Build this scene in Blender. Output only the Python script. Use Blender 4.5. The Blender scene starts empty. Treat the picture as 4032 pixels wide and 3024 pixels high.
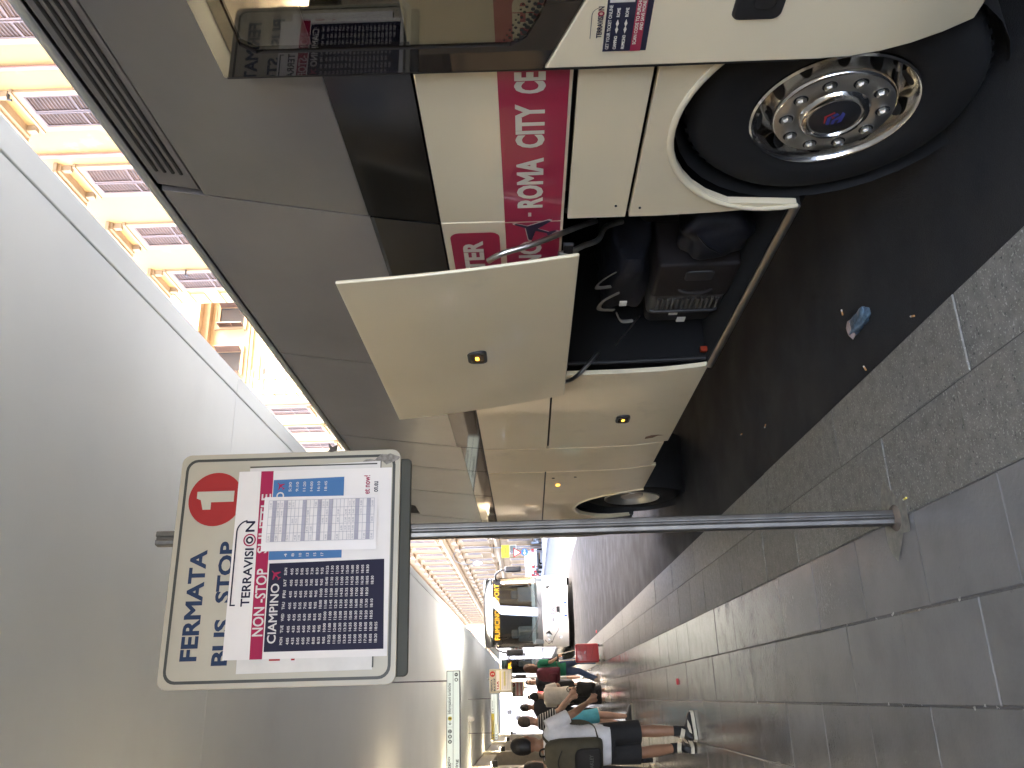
import bpy, bmesh, math, random
from mathutils import Vector, Matrix
random.seed(11)
R = math.radians
sc = bpy.context.scene
col = sc.collection

# ------------------------------------------------------------------ camera
# X = across the street (towards the coach), Y = along the street, Z = up; the phone was held upright,
# the picture itself is stored lying on its side, so the camera is rolled a quarter turn.
YAW, PITCH, ROLL, EYE = R(20.654), R(0.601), R(1.774), 1.6
fw = Vector((math.sin(YAW)*math.cos(PITCH), math.cos(YAW)*math.cos(PITCH), math.sin(PITCH)))
r0 = Vector((math.cos(YAW), -math.sin(YAW), 0)); d0 = fw.cross(r0)
rt = math.cos(ROLL)*r0 + math.sin(ROLL)*d0
dn = -math.sin(ROLL)*r0 + math.cos(ROLL)*d0
cam = bpy.data.cameras.new('camera'); cam.sensor_fit = 'HORIZONTAL'; cam.sensor_width = 36
cam.lens = 36*3279/4032; cam.clip_start = .05; cam.clip_end = 3000
co = bpy.data.objects.new('camera', cam); col.objects.link(co)
m3 = Matrix((dn, rt, -fw)).transposed()
co.matrix_world = Matrix.Translation((0, 0, EYE)) @ m3.to_4x4()
sc.camera = co

# ------------------------------------------------------------------ sky, sun, exposure
SUN = Vector((.66, -.2015, .72)).normalized()
w = bpy.data.worlds.new('World'); sc.world = w; w.use_nodes = True
nt = w.node_tree; bgn = nt.nodes['Background']
sky = nt.nodes.new('ShaderNodeTexSky'); sky.sky_type = 'NISHITA'; sky.sun_disc = False
sky.sun_elevation = math.asin(SUN.z); sky.sun_rotation = math.atan2(SUN.x, SUN.y)
sky.dust_density = 7.0; sky.air_density = .7; sky.ozone_density = .6
nt.links.new(sky.outputs[0], bgn.inputs[0]); bgn.inputs[1].default_value = .15
sl = bpy.data.lights.new('sun', 'SUN'); sl.energy = 4.0; sl.angle = R(.55); sl.color = (1, .94, .84)
so = bpy.data.objects.new('sun', sl); col.objects.link(so)
so.rotation_euler = SUN.to_track_quat('Z', 'Y').to_euler(); so.location = (-20, -40, 60)
sc.view_settings.view_transform = 'Standard'; sc.view_settings.look = 'None'
sc.view_settings.exposure = 5.5; sc.view_settings.gamma = 1
sc.cycles.max_bounces = 10; sc.cycles.diffuse_bounces = 6; sc.cycles.glossy_bounces = 5
sc.cycles.transparent_max_bounces = 12; sc.cycles.use_denoising = True
sc.cycles.sample_clamp_indirect = 6

# ------------------------------------------------------------------ materials
MATS = {}
def mat(name, c, rough=.6, metal=0, var=.12, vs=4, bump=0, bs=60, spec=.5, coat=0, objvar=0, dirt=None, ds=1.5, speck=None, ss=120,
        emit=None, es=0, ior=1.5, vdet=5, roughvar=0):
    if name in MATS: return MATS[name]
    m = bpy.data.materials.new(name); m.use_nodes = True; MATS[name] = m
    N = m.node_tree.nodes; L = m.node_tree.links; b = N['Principled BSDF']
    b.inputs['Roughness'].default_value = rough; b.inputs['Metallic'].default_value = metal
    b.inputs['Specular IOR Level'].default_value = spec; b.inputs['IOR'].default_value = ior
    b.inputs['Coat Weight'].default_value = coat; b.inputs['Coat Roughness'].default_value = .03
    geo = N.new('ShaderNodeNewGeometry'); pos = geo.outputs['Position']
    def noise(s, det=5, rg=.55):
        n = N.new('ShaderNodeTexNoise'); n.inputs['Scale'].default_value = s; n.inputs['Detail'].default_value = det
        n.inputs['Roughness'].default_value = rg; L.new(pos, n.inputs['Vector']); return n.outputs['Fac']
    def ramp(src, a, bb, ca, cb):
        r_ = N.new('ShaderNodeMapRange'); r_.inputs[1].default_value = a; r_.inputs[2].default_value = bb
        r_.inputs[3].default_value = ca; r_.inputs[4].default_value = cb; L.new(src, r_.inputs[0]); return r_.outputs[0]
    def mixc(fac, a, bcol, mode='MIX'):
        x = N.new('ShaderNodeMix'); x.data_type = 'RGBA'; x.blend_type = mode
        if hasattr(fac, 'is_linked'): L.new(fac, x.inputs[0])
        else: x.inputs[0].default_value = fac
        for s, v in ((6, a), (7, bcol)):
            if hasattr(v, 'is_linked'): L.new(v, x.inputs[s])
            else: x.inputs[s].default_value = (*v, 1)
        return x.outputs[2]
    c = tuple(c); cur = c
    if var:
        lo = tuple(x*(1-var) for x in c); hi = tuple(min(1, x*(1+var)) for x in c)
        cur = mixc(ramp(noise(vs, vdet), .3, .7, 0, 1), lo, hi)
    if speck:
        cur = mixc(ramp(noise(ss, 2), speck[1], speck[1]+.08, 0, 1), cur, speck[0])
        if len(speck) > 2: cur = mixc(ramp(noise(ss*.6, 2), speck[3], speck[3]+.06, 0, 1), cur, speck[2])
    if dirt:
        cur = mixc(ramp(noise(ds, 8, .65), dirt[1], dirt[1]+.16, 0, dirt[2]), cur, dirt[0])
    if objvar:
        oi = N.new('ShaderNodeObjectInfo'); g = ramp(oi.outputs['Random'], 0, 1, 1-objvar, 1+objvar)
        vm = N.new('ShaderNodeVectorMath'); vm.operation = 'SCALE'; L.new(g, vm.inputs['Scale'])
        if hasattr(cur, 'is_linked'): L.new(cur, vm.inputs[0])
        else: vm.inputs[0].default_value = cur
        cur = vm.outputs[0]
    if hasattr(cur, 'is_linked'): L.new(cur, b.inputs['Base Color'])
    else: b.inputs['Base Color'].default_value = (*cur, 1)
    if roughvar: L.new(ramp(noise(vs*1.7, 6), .3, .7, max(.02, rough-roughvar), rough+roughvar), b.inputs['Roughness'])
    if bump:
        bn = N.new('ShaderNodeBump'); bn.inputs['Strength'].default_value = bump; bn.inputs['Distance'].default_value = .004
        L.new(noise(bs, 4), bn.inputs['Height']); L.new(bn.outputs[0], b.inputs['Normal'])
    if emit: b.inputs['Emission Color'].default_value = (*emit, 1); b.inputs['Emission Strength'].default_value = es
    return m
def glass(name, tint=(.8, .85, .85), refl=1.0, rough=.01, ior=1.5):
    if name in MATS: return MATS[name]
    m = bpy.data.materials.new(name); m.use_nodes = True; MATS[name] = m
    N = m.node_tree.nodes; L = m.node_tree.links; N.remove(N['Principled BSDF']); out = N['Material Output']
    t = N.new('ShaderNodeBsdfTransparent'); t.inputs[0].default_value = (*tint, 1)
    g = N.new('ShaderNodeBsdfGlossy'); g.inputs['Roughness'].default_value = rough
    fr = N.new('ShaderNodeFresnel'); ge = N.new('ShaderNodeNewGeometry'); mi = N.new('ShaderNodeMapRange')
    mi.inputs[3].default_value = ior; mi.inputs[4].default_value = 1/ior; L.new(ge.outputs['Backfacing'], mi.inputs[0]); L.new(mi.outputs[0], fr.inputs[0])
    x = N.new('ShaderNodeMixShader'); L.new(fr.outputs[0], x.inputs[0]); L.new(t.outputs[0], x.inputs[1]); L.new(g.outputs[0], x.inputs[2])
    L.new(x.outputs[0], out.inputs[0]); return m

# ------------------------------------------------------------------ mesh helpers
class MB:
    def __init__(s): s.v = []; s.f = []; s.m = []; s.s = []
    def add(s, vs, fs, mi=0, sm=False):
        k = len(s.v); s.v += [tuple(p) for p in vs]
        for f in fs: s.f.append(tuple(i+k for i in f)); s.m.append(mi); s.s.append(sm)
        return s
    def box(s, x0, x1, y0, y1, z0, z1, mi=0):
        vs = [(x, y, z) for z in (z0, z1) for y in (y0, y1) for x in (x0, x1)]
        return s.add(vs, [(0, 2, 3, 1), (4, 5, 7, 6), (0, 1, 5, 4), (2, 6, 7, 3), (0, 4, 6, 2), (1, 3, 7, 5)], mi)
    def quad(s, a, b, c, d, mi=0): return s.add([a, b, c, d], [(0, 1, 2, 3)], mi)
    def loft(s, rings, mi=0, sm=True, cap=True, closed=True):
        n = len(rings[0]); vs = [p for r_ in rings for p in r_]; fs = []
        for i in range(len(rings)-1):
            for j in range(n if closed else n-1):
                a = i*n+j; b = i*n+(j+1) % n; fs.append((a, b, b+n, a+n))
        if cap and closed: fs.append(tuple(range(n-1, -1, -1))); fs.append(tuple(range((len(rings)-1)*n, len(rings)*n)))
        return s.add(vs, fs, mi, sm)
    def tube(s, pts, r, n=10, mi=0, cap=True, sm=True, flat=None):
        pts = [Vector(p) for p in pts]; rings = []; rr = r if isinstance(r, list) else [r]*len(pts)
        up = None
        for i, p in enumerate(pts):
            d = (pts[min(i+1, len(pts)-1)]-pts[max(i-1, 0)]).normalized()
            if up is None: up = Vector((0, 0, 1)) if abs(d.z) < .9 else Vector((1, 0, 0))
            a = d.cross(up).normalized(); b = a.cross(d).normalized(); up = b
            q = rr[i]; q = q if hasattr(q, '__len__') else (q, q)
            rings.append([p+a*math.cos(2*math.pi*k/n)*q[0]+b*math.sin(2*math.pi*k/n)*q[1] for k in range(n)])
        return s.loft(rings, mi, sm, cap)
    def lathe(s, prof, c, axis='X', n=32, mi=0, sm=True, cap=False):
        c = Vector(c); rings = []
        for r_, h in prof:
            ring = []
            for k in range(n):
                a = 2*math.pi*k/n; u, v2 = r_*math.cos(a), r_*math.sin(a)
                ring.append(c+Vector((h, u, v2) if axis == 'X' else (u, h, v2) if axis == 'Y' else (u, v2, h)))
            rings.append(ring)
        return s.loft(rings, mi, sm, cap)
    def prism(s, poly, axis, h0, h1, mi=0):
        # poly in the two other axes (order: X->(y,z), Y->(x,z), Z->(x,y))
        def P(a, b, h): return (h, a, b) if axis == 'X' else (a, h, b) if axis == 'Y' else (a, b, h)
        n = len(poly); vs = [P(a, b, h0) for a, b in poly]+[P(a, b, h1) for a, b in poly]
        return s.add(vs, [tuple(range(n-1, -1, -1)), tuple(range(n, 2*n))]+[(i, (i+1) % n, (i+1) % n+n, i+n) for i in range(n)], mi)
    def mesh(s, name, mats, bevel=0, seg=2, ang=35):
        me = bpy.data.meshes.new(name); me.from_pydata(s.v, [], s.f); 
        for m in (mats if isinstance(mats, (list, tuple)) else [mats]): me.materials.append(m)
        me.polygons.foreach_set('material_index', s.m); me.polygons.foreach_set('use_smooth', s.s)
        bm = bmesh.new(); bm.from_mesh(me)
        bmesh.ops.remove_doubles(bm, verts=bm.verts, dist=1e-5)
        bmesh.ops.recalc_face_normals(bm, faces=bm.faces)
        if bevel:
            ed = [e for e in bm.edges if len(e.link_faces) == 2 and e.calc_face_angle(0) > R(ang)]
            bmesh.ops.bevel(bm, geom=ed, offset=bevel, segments=seg, affect='EDGES', profile=.5)
        th = R(15 if bevel else 50)
        for e in bm.edges:
            if len(e.link_faces) == 2 and e.calc_face_angle(0) > th: e.smooth = False
        bm.to_mesh(me); bm.free(); me.update(); return me
    def build(s, name, mats, parent=None, **k): return link(name, s.mesh(name, mats, **k), parent)
LOCAL = set()
def link(name, me, parent=None):
    o = bpy.data.objects.new(name, me); col.objects.link(o)
    if parent is not None:
        o.parent = parent
        if parent.type == 'EMPTY' and parent not in LOCAL: o.matrix_parent_inverse = parent.matrix_basis.inverted()
    return o
def empty(name, loc=(0, 0, 0), rz=0, local=False):
    o = bpy.data.objects.new(name, None); o.empty_display_size = .2; o.matrix_basis = Matrix.Translation(loc) @ Matrix.Rotation(rz, 4, 'Z'); col.objects.link(o)
    if local: LOCAL.add(o)
    return o
def tag(o, label=None, cat=None, group=None, kind=None):
    if label: o['label'] = label
    if cat: o['category'] = cat
    if group: o['group'] = group
    if kind: o['kind'] = kind
    return o
def copy_tree(o, parent=None):
    c = o.copy(); col.objects.link(c); c.parent = parent
    if o in LOCAL: LOCAL.add(c)
    for ch in list(o.children): copy_tree(ch, c)
    return c
def text_mesh(body, box, o, ea, eb, bold=0, align='LEFT', fit=True, size=1, res=3, lsp=1):
    """flat lettering: fitted to box=(a0,a1,b0,b1) in the plane o + a*ea + b*eb"""
    cu = bpy.data.curves.new('lettering', 'FONT'); cu.body = body; cu.size = size; cu.align_x = align
    if bold: cu.bevel_depth = bold; cu.bevel_resolution = 0
    cu.resolution_u = res; cu.dimensions = '2D'; cu.fill_mode = 'FRONT'; cu.space_line = lsp
    ob = bpy.data.objects.new('lettering', cu); me = bpy.data.meshes.new_from_object(ob)
    bpy.data.objects.remove(ob); bpy.data.curves.remove(cu)
    vs = [v.co.copy() for v in me.vertices]
    if not vs: return me
    x0 = min(v.x for v in vs); x1 = max(v.x for v in vs); y0 = min(v.y for v in vs); y1 = max(v.y for v in vs)
    sx = (box[1]-box[0])/(x1-x0 or 1); sy = (box[3]-box[2])/(y1-y0 or 1)
    o = Vector(o); ea = Vector(ea); eb = Vector(eb)
    for i, v in enumerate(vs): me.vertices[i].co = o+ea*(box[0]+(v.x-x0)*sx)+eb*(box[2]+(v.y-y0)*sy)+ea.cross(eb)*((v.z/bold)*.0004 if bold else 0)
    return me
def lettering(name, items, m, parent, o, ea, eb):
    """items: list of (text, (a0,a1,b0,b1)[, bold]) joined into one flat mesh"""
    if 1 < len(items) <= 10: return [lettering(name, [it], m, parent, o, ea, eb) for it in items]
    V = []; F = []
    for it in items:
        me = text_mesh(it[0], it[1], o, ea, eb, it[2] if len(it) > 2 else 0)
        k = len(V); V += [tuple(v.co) for v in me.vertices]; F += [tuple(i+k for i in p.vertices) for p in me.polygons]
        bpy.data.meshes.remove(me)
    me = bpy.data.meshes.new(name); me.from_pydata(V, [], F); me.materials.append(m); me.update()
    o_ = link(name, me, parent)
    if len(items) > 1: o_['kind'] = 'stuff'
    return o_
def flat(name, polys, m, parent, o, ea, eb, thick=0):
    """flat printed shapes in the plane o + a*ea + b*eb"""
    o = Vector(o); ea = Vector(ea); eb = Vector(eb); V = []; F = []
    for p in polys:
        k = len(V); V += [tuple(o+ea*a+eb*b) for a, b in p]; F.append(tuple(range(k, k+len(p))))
    me = bpy.data.meshes.new(name); me.from_pydata(V, [], F); me.materials.append(m); me.update()
    return link(name, me, parent)
def rrect(x0, x1, y0, y1, r, n=5):
    p = []
    for cx, cy, a0 in ((x1-r, y1-r, 0), (x0+r, y1-r, 90), (x0+r, y0+r, 180), (x1-r, y0+r, 270)):
        for k in range(n+1):
            a = R(a0+90*k/n); p.append((cx+r*math.cos(a), cy+r*math.sin(a)))
    return p
def circ(cx, cy, r, n=28, ry=None): return [(cx+r*math.cos(2*math.pi*k/n), cy+(ry or r)*math.sin(2*math.pi*k/n)) for k in range(n)]
def rect(x0, x1, y0, y1): return [(x0, y0), (x1, y0), (x1, y1), (x0, y1)]
PLANE = [(0, .5), (.035, .46), (.045, .2), (.44, -.08), (.44, -.16), (.05, -.05), (.035, -.32), (.15, -.42), (.15, -.48), (0, -.43)]
PLANE = PLANE+[(-x, y) for x, y in PLANE[::-1][1:-1]]
def plane_icon(cx, cy, s, ang):
    c, si = math.cos(ang), math.sin(ang); return [(cx+s*(x*c-y*si), cy+s*(x*si+y*c)) for x, y in PLANE]

XE, YE, ZE = Vector((1, 0, 0)), Vector((0, 1, 0)), Vector((0, 0, 1))
# ================================================================== the setting: road, pavements, canopy, station
ROAD = -.05
asph = mat('asphalt', (.020, .0198, .0195), .85, spec=.3, var=.3, vs=1.3, bump=.9, bs=170, speck=((.05, .048, .045), .64), ss=260, dirt=((.012, .012, .012), .55, .6), ds=.8, roughvar=.12)
rough_st = mat('bush_hammered_basalt', (.155, .15, .13), .55, var=.25, vs=18, bump=1.0, bs=110, speck=((.34, .33, .30), .6, (.05, .05, .05), .64), ss=95, objvar=.12)
smooth_st = mat('smooth_basalt', (.15, .147, .142), .17, ior=2.0, var=.14, vs=3, bump=.35, bs=45, dirt=((.10, .097, .09), .58, .4), ds=3, objvar=.14, speck=((.10, .10, .098), .72), ss=30, roughvar=.08)
grout = mat('joint_mortar', (.085, .082, .077), .9, var=.2, vs=20, bump=.5)
r_ = MB(); r_.box(-60, 400, -300, 700, -1, ROAD); tag(r_.build('road', asph), kind='structure')
cw = mat('bounce_carriageway', (.06, .062, .066), .65, var=.15, vs=.6, bump=.8, bs=120, speck=((.3, .3, .3), .62), ss=200)  # lighter than the bus lane, put in to bounce light up to the soffit
tag(MB().box(4.75, 10.2, -120, 200, -.6, ROAD+.004).build('carriageway', cw), kind='structure')
pv = tag(MB().box(-3.6, 1.352, -40, 96, -.9, -.005).build('pavement', grout), kind='structure')
fp = MB().box(10.2, 13.95, -60, 27.5, -.9, .1).box(10.2, 13.95, 37.5, 190, -.9, .1)
tag(fp.build('far_pavement', mat('far_paving', (.2, .19, .18), .7, var=.2, vs=2)), kind='structure')
# slabs one by one near the camera, joined beyond
def slab_mesh(wx, ly, m, name):
    b = MB().box(-wx/2, wx/2, -ly/2, ly/2, -.05, 0); return b.mesh(name, m, bevel=.004, seg=1)
rows = [(1.05, 1.355, 1.32, .15, rough_st), (.68, 1.047, .69, .15, rough_st), (.302, .677, .665, .115, smooth_st), (-.07, .297, .662, .42, smooth_st)]
x = -.074
while x > -3.5: rows.append((x-.37+.004, x, .668, random.random()*.6, smooth_st)); x -= .37
rest = {rough_st: MB(), smooth_st: MB()}
for i, (x0, x1, ly, off, m) in enumerate(rows):
    me = slab_mesh(x1-x0-.001, ly-.004, m, 'paving_slab')
    k = -60
    while True:
        y = off+ly*k+ly/2; k += 1
        if y > 95: break
        if y < -38: continue
        dz = random.uniform(-.0025, .0015)
        if 2.0 < y < 24 and x1 > -.082*y-.1:
            o = link('paving_slab' if i else 'kerb_stone', me, pv); o.location = ((x0+x1)/2, y, dz)
            o.rotation_euler = (random.uniform(-.003, .003), random.uniform(-.003, .003), random.uniform(-.002, .002))
        else:
            rest[m].box(x0+.003, x1-.003, y-ly/2+.003, y+ly/2-.003, -.05, dz)
for m, b in rest.items(): tag(b.build('paving_slab', m, pv), kind='stuff')
# little chips and worn edges along the long joints
chip = mat('chipped_stone', (.30, .29, .27), .7, var=.2, vs=60)
cm = MB()
for (jx, y0, y1, n) in ((.3, 3, 9, 14), (-.072, 3, 9, 12), (.678, 3, 8, 12)):
    for _ in range(n):
        cy = random.uniform(y0, y1); s = random.uniform(.006, .02)
        cm.add([(jx+random.uniform(-.008, .008)+s*.5*math.cos(a)*random.uniform(.5, 1), cy+s*math.sin(a)*random.uniform(.5, 1), .0016) for a in [k*1.047 for k in range(6)]], [(0, 1, 2, 3, 4, 5)])
tag(cm.build('stone_chip', chip, pv), kind='stuff')

# ---- canopy over the pavement
white_pl = mat('soffit_paint', (.66, .70, .665), .8, var=.04, vs=.5, dirt=((.58, .61, .585), .58, .45), ds=.6, bump=.2, bs=6)
can = empty('canopy', (0, 0, 4.75)); tag(can, 'deep white canopy roof over the bus stop pavement with a grooved edge', 'canopy')
HS, XE_ = 4.75, 3.46
CEND = -5.5  # unseen near end, cut short so daylight reaches the coach side
ys = [CEND,  8.6, 19.8, 32, 44, 56, 68, 80, 93]
for a, b in zip(ys[:-1], ys[1:]):
    MB().box(-3.3, XE_-.24, a+.0015, b-.0015, HS, HS+.25).build('soffit_panel', white_pl, can, bevel=.006)
    e = MB(); e.prism([(XE_-.225, HS-.005), (XE_-.02, HS-.005), (XE_, HS+.02), (XE_, HS+.42), (XE_-.225, HS+.42)], 'Y', a+.003, b-.003)
    e.build('edge_beam', white_pl, can, bevel=.008)
    MB().box(XE_-.24, XE_-.225, a, b, HS+.035, HS+.3).build('groove', mat('groove_grey', (.3, .31, .31), .9), can)
MB().box(-14, XE_-.05, CEND, 93, HS+.43, HS+.7).build('roof_slab', mat('roof_concrete', (.4, .39, .37), .9, var=.15), can)
# ---- station building behind the pavement: stone pillars, lintel, dark glazed bays
trav = mat('travertine', (.62, .56, .46), .55, var=.12, vs=3, dirt=((.36, .31, .25), .6, .4), ds=1.2, bump=.2, bs=20)
stn = empty('station_building', (-4, 28, 0)); tag(stn, 'station arcade wall of pale travertine pillars with dark glazed bays', 'building')
MB().box(-14, -3.35, CEND, 93, 3.85, 4.74).build('lintel', trav, stn)
MB().box(-14, -5.2, CEND, 93, -.3, 3.84).build('back_wall', mat('arcade_wall', (.22, .19, .15), .7, var=.2), stn)
MB().box(-5.19, -3.36, -38, 93, -.4, -.006).build('floor', smooth_st, stn)
glz = mat('shop_glass', (.012, .013, .014), .05, var=0, spec=.6)
dkm = mat('dark_bronze', (.045, .04, .035), .45, metal=.3, var=.1)
lampm = mat('uplight_lens', (1, .8, .5), .4, var=0, emit=(1, .80, .55), es=7)
PY_ = [-5.2, 6, 19, 32, 45, 58, 71, 84]
boxl = MB().box(0, .28, -.2, .2, 0, .3).mesh('box_light', dkm, bevel=.01)
lens = MB().box(.03, .25, -.17, .17, .295, .306).mesh('lens', lampm)
for k, y in enumerate(PY_):
    MB().box(-4.6, -3.2, y, y+1.5, -.3, 4.745).build('pillar', trav, stn, bevel=.02)
    MB().box(-4.4, -4.34, y+1.52, y+12.98, .06, 2.4).build('glazing', glz, stn)
    fr = MB()
    for q in range(6): fr.box(-4.33, -4.27, y+1.52+q*2.28, y+1.6+q*2.28, .06, 2.4)
    fr.box(-4.335, -4.265, y+1.5, y+13, 2.4, 2.5); fr.box(-4.335, -4.265, y+1.5, y+13, 0, .06)
    fr.build('glazing_frame', dkm, stn); MB().box(-4.42, -4.3, y+1.51, y+12.99, 2.5, 3.845).build('bay_wall', mat('brown_stone', (.15, .125, .1), .6, var=.1), stn)
    bl = tag(empty('box_light', (-3.2, y+.75, 3.35), 0, True), 'dark box uplight glowing warm on a travertine arcade pillar', 'lamp', 'box uplights on the arcade pillars')
    link('housing', boxl, bl); link('lens', lens, bl)
# pavement cable with a small dome camera under the canopy
cb = empty('security_camera', (-.94, 45, HS)); tag(cb, 'small white security camera on a thin cable under the canopy', 'camera')
MB().tube([(-3.2, 45.1, HS-.03), (-.94, 45.1, HS-.03)], .02, 6).build('cable', mat('grey_conduit', (.35, .34, .32), .6), cb)
mc = MB().lathe([(.001, -.3), (.07, -.28), (.1, -.2), (.1, -.1), (.14, -.08), (.14, 0), (.001, 0)], (-.94, 45.1, HS), 'Z', 14); mc.build('dome', mat('white_plastic', (.75, .75, .73), .4), cb)

# ================================================================== buildings across the street
och = mat('ochre_plaster', (.31, .185, .06), .85, var=.08, vs=.35, dirt=((.5, .33, .16), .58, .6), ds=.7, bump=.2, bs=8)
och2 = mat('pale_plaster', (.36, .25, .125), .85, var=.08, vs=.4, dirt=((.52, .40, .26), .6, .5), ds=.9)
och3 = mat('yellow_stone', (.17, .095, .032), .85, var=.12, vs=.5, dirt=((.42, .28, .14), .58, .5), ds=.8)
trim = mat('window_trim', (.27, .175, .09), .8, var=.08, vs=2, dirt=((.45, .33, .22), .6, .5), ds=2)
shut = mat('brown_shutter', (.10, .055, .035), .6, var=.2, vs=3, objvar=.2)
pane_m = mat('window_glass', (.03, .035, .04), .06, var=0, spec=.7)
pipem = mat('copper_pipe', (.28, .13, .09), .5, var=.2, vs=2)
def shutter_mesh(wd, h, slats=22):
    b = MB(); f = .055
    for (a0, a1, c0, c1) in ((0, f, 0, h), (wd-f, wd, 0, h), (f, wd-f, 0, f), (f, wd-f, h-f, h), (f, wd-f, h*.45, h*.45+f)):
        b.box(-.04, 0, a0, a1, c0, c1)
    for k in range(slats):
        z = f+(h-2*f)*(k+.5)/slats
        if abs(z-h*.45-f/2) < f*.7: continue
        b.add([(-.035, f, z-.03), (-.035, wd-f, z-.03), (-.006, wd-f, z+.02), (-.006, f, z+.02)], [(0, 1, 2, 3)])
    b.box(-.004, 0, f, wd-f, f, h-f)
    return b.mesh('shutter', shut)
def window_meshes(wd, h, style):
    f = .16; b = MB()
    b.box(-.07, .02, -wd/2-f, -wd/2, -.05, h+f).box(-.07, .02, wd/2, wd/2+f, -.05, h+f).box(-.07, .02, -wd/2, wd/2, h, h+f)
    b.box(-.2, .02, -wd/2-f-.1, wd/2+f+.1, -.18, -.05); b.box(-.1, .02, -wd/2-f, wd/2+f, -.3, -.19)
    if style != 'plain':
        b.box(-.11, .02, -wd/2-f-.04, wd/2+f+.04, h+f+.001, h+f+.07)
    if style == 'hood':
        b.box(-.3, .02, -wd/2-f-.12, wd/2+f+.12, h+.62, h+.72); b.box(-.22, .02, -wd/2-f-.04, wd/2+f+.04, h+.54, h+.62)
        b.box(-.16, .02, -wd/2-f+.02, -wd/2-f+.16, h+.3, h+.54).box(-.16, .02, wd/2+f-.16, wd/2+f-.02, h+.3, h+.54)
    if style == 'pediment':
        b.add([(x_, y_, z_) for x_ in (-.34, .02) for y_, z_ in ((-wd/2-f-.2, h+.5), (wd/2+f+.2, h+.5), (wd/2+f+.2, h+.6), (0, h+1.0), (-wd/2-f-.2, h+.6))],
              [(0, 1, 2, 3, 4), (5, 9, 8, 7, 6), (0, 5, 6, 1), (1, 6, 7, 2), (2, 7, 8, 3), (3, 8, 9, 4), (4, 9, 5, 0)])
    fr = b.mesh('window', trim)
    p = MB().box(.0, .015, -wd/2, wd/2, 0, h).mesh('pane', pane_m)
    return fr, p, shutter_mesh(wd/2-.005, h)
WM = {}
def window(parent, x, y, z, wd=1.15, h=2.1, style='hood', face='-X', ajar=None):
    key = (wd, h, style)
    if key not in WM: WM[key] = window_meshes(*key)
    fr, p, sh = WM[key]
    o = link('window', fr, parent)
    rz = 0 if face == '-X' else math.pi/2
    M = Matrix.Translation((x, y, z)) @ Matrix.Rotation(rz, 4, 'Z')
    o.matrix_basis = M
    link('pane', p, o)
    if ajar is None: ajar = random.choice([0, 0, .05, .1, .5, 1.2]) 
    s1 = link('shutter', sh, o); s1.location = (-.02, -wd/2, 0); s1.rotation_euler = (0, 0, ajar)
    s2 = link('shutter', sh, o); s2.matrix_basis = Matrix.Translation((-.02, wd/2, 0)) @ Matrix.Rotation(-ajar*random.choice([1, .8, 1.1]), 4, 'Z') @ Matrix.Scale(-1, 4, (0, 1, 0))
    return o
XF = 14.0
def quoins(b, x0, y, z0, z1, side, face_y=False):
    z = z0; k = 0
    while z < z1:
        ln = .75 if k % 2 else 1.05
        b.box(x0-.05, x0+.1, min(y, y+side*ln), max(y, y+side*ln), z+.02, z+.5)
        if face_y: b.box(x0-.05, x0+(.9 if k % 2 else 1.25), y-.05, y+.1, z+.02, z+.5)
        z += .54; k += 1
# ---- building A (ochre), beside the coach
A = empty('apartment_building', (XF+6, -6, .1)); tag(A, 'ochre plaster apartment block with brown shutters and hooded windows opposite the coach', 'building')
MB().box(XF, XF+14, -60, 27.6, -.3, 21).build('wall', och, A)
MB().prism([(XF-.9, 21.3), (XF-.9, 21.1), (XF-.3, 20.7), (XF-.3, 20.4), (XF+.1, 20.4), (XF+.1, 21.3)], 'Y', -60.2, 28.3).build('cornice', trim, A)
MB().box(XF-.08, XF+.02, -60, 27.55, 10.2, 10.5).build('string_course', trim, A)
MB().box(XF-.1, XF+.02, -60, 27.5, .1, 1.3).build('plinth', mat('stone_plinth', (.4, .34, .27), .8, var=.15), A)
MB().box(XF-1, XF+14, -60, 27.8, 21.32, 21.6).build('roof', mat('terracotta', (.4, .17, .1), .8, var=.2), A)
q = MB(); quoins(q, XF, 27.55, .5, 20.2, -1); q.build('quoin', och2, A)
for k in range(-18, 5):
    y = 16.8+3*k-.05
    if y > 27: continue
    full = y > 6
    window(A, XF-.01, y, 11.35, ajar=(None if full else 0))
    if full or k % 2 == 0:
        window(A, XF-.01, y, 6.9, ajar=0); 
        if full: window(A, XF-.01, y, 15.6, ajar=0); window(A, XF-.01, y, 2.0, style='plain', ajar=0)
for y in (15.2, 18.5): 
    MB().tube([(XF-.09, y, 20.3), (XF-.09, y, .5)], .055, 8).build('drainpipe', pipem, A)
for y, z in ((16.05, 13.7), (25.0, 12.9)):
    MB().tube([(XF-.05, y, z), (XF-.25, y, z), (XF-.28, y, z-.1)], .03, 6).build('wall_bracket', dkm, A)
# ---- building B beyond the side street
B = empty('apartment_building', (XF+6, 55, .1)); tag(B, 'cream corner apartment block with quoins beyond the side street', 'building')
YB = 37.4
MB().box(XF, XF+16, YB, 74, -.3, 17.2).build('wall', och2, B)
MB().box(XF-.8, XF+16, YB-.8, 74, 17.2, 17.5).build('cornice', trim, B)
MB().box(XF-.4, XF+16, YB-.4, 74, 16.85, 17.19).build('cornice', trim, B)
MB().box(XF-.6, XF+16, YB-.6, 74, 17.51, 18.2).build('roof', MATS['terracotta'], B)
bc = MB(); bc.box(XF-.12, XF+16, YB-.12, 73.9, 14.88, 15.12).box(XF-.08, XF+16, YB-.08, 73.95, 14.7, 14.86); bc.build('string_course', trim, B)
MB().box(XF-.1, XF+16, YB-.1, 73.9, 4.6, 4.9).build('string_course', trim, B)
q = MB(); quoins(q, XF, YB, .5, 14.6, 1, True); q.build('quoin', och2, B)
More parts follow.
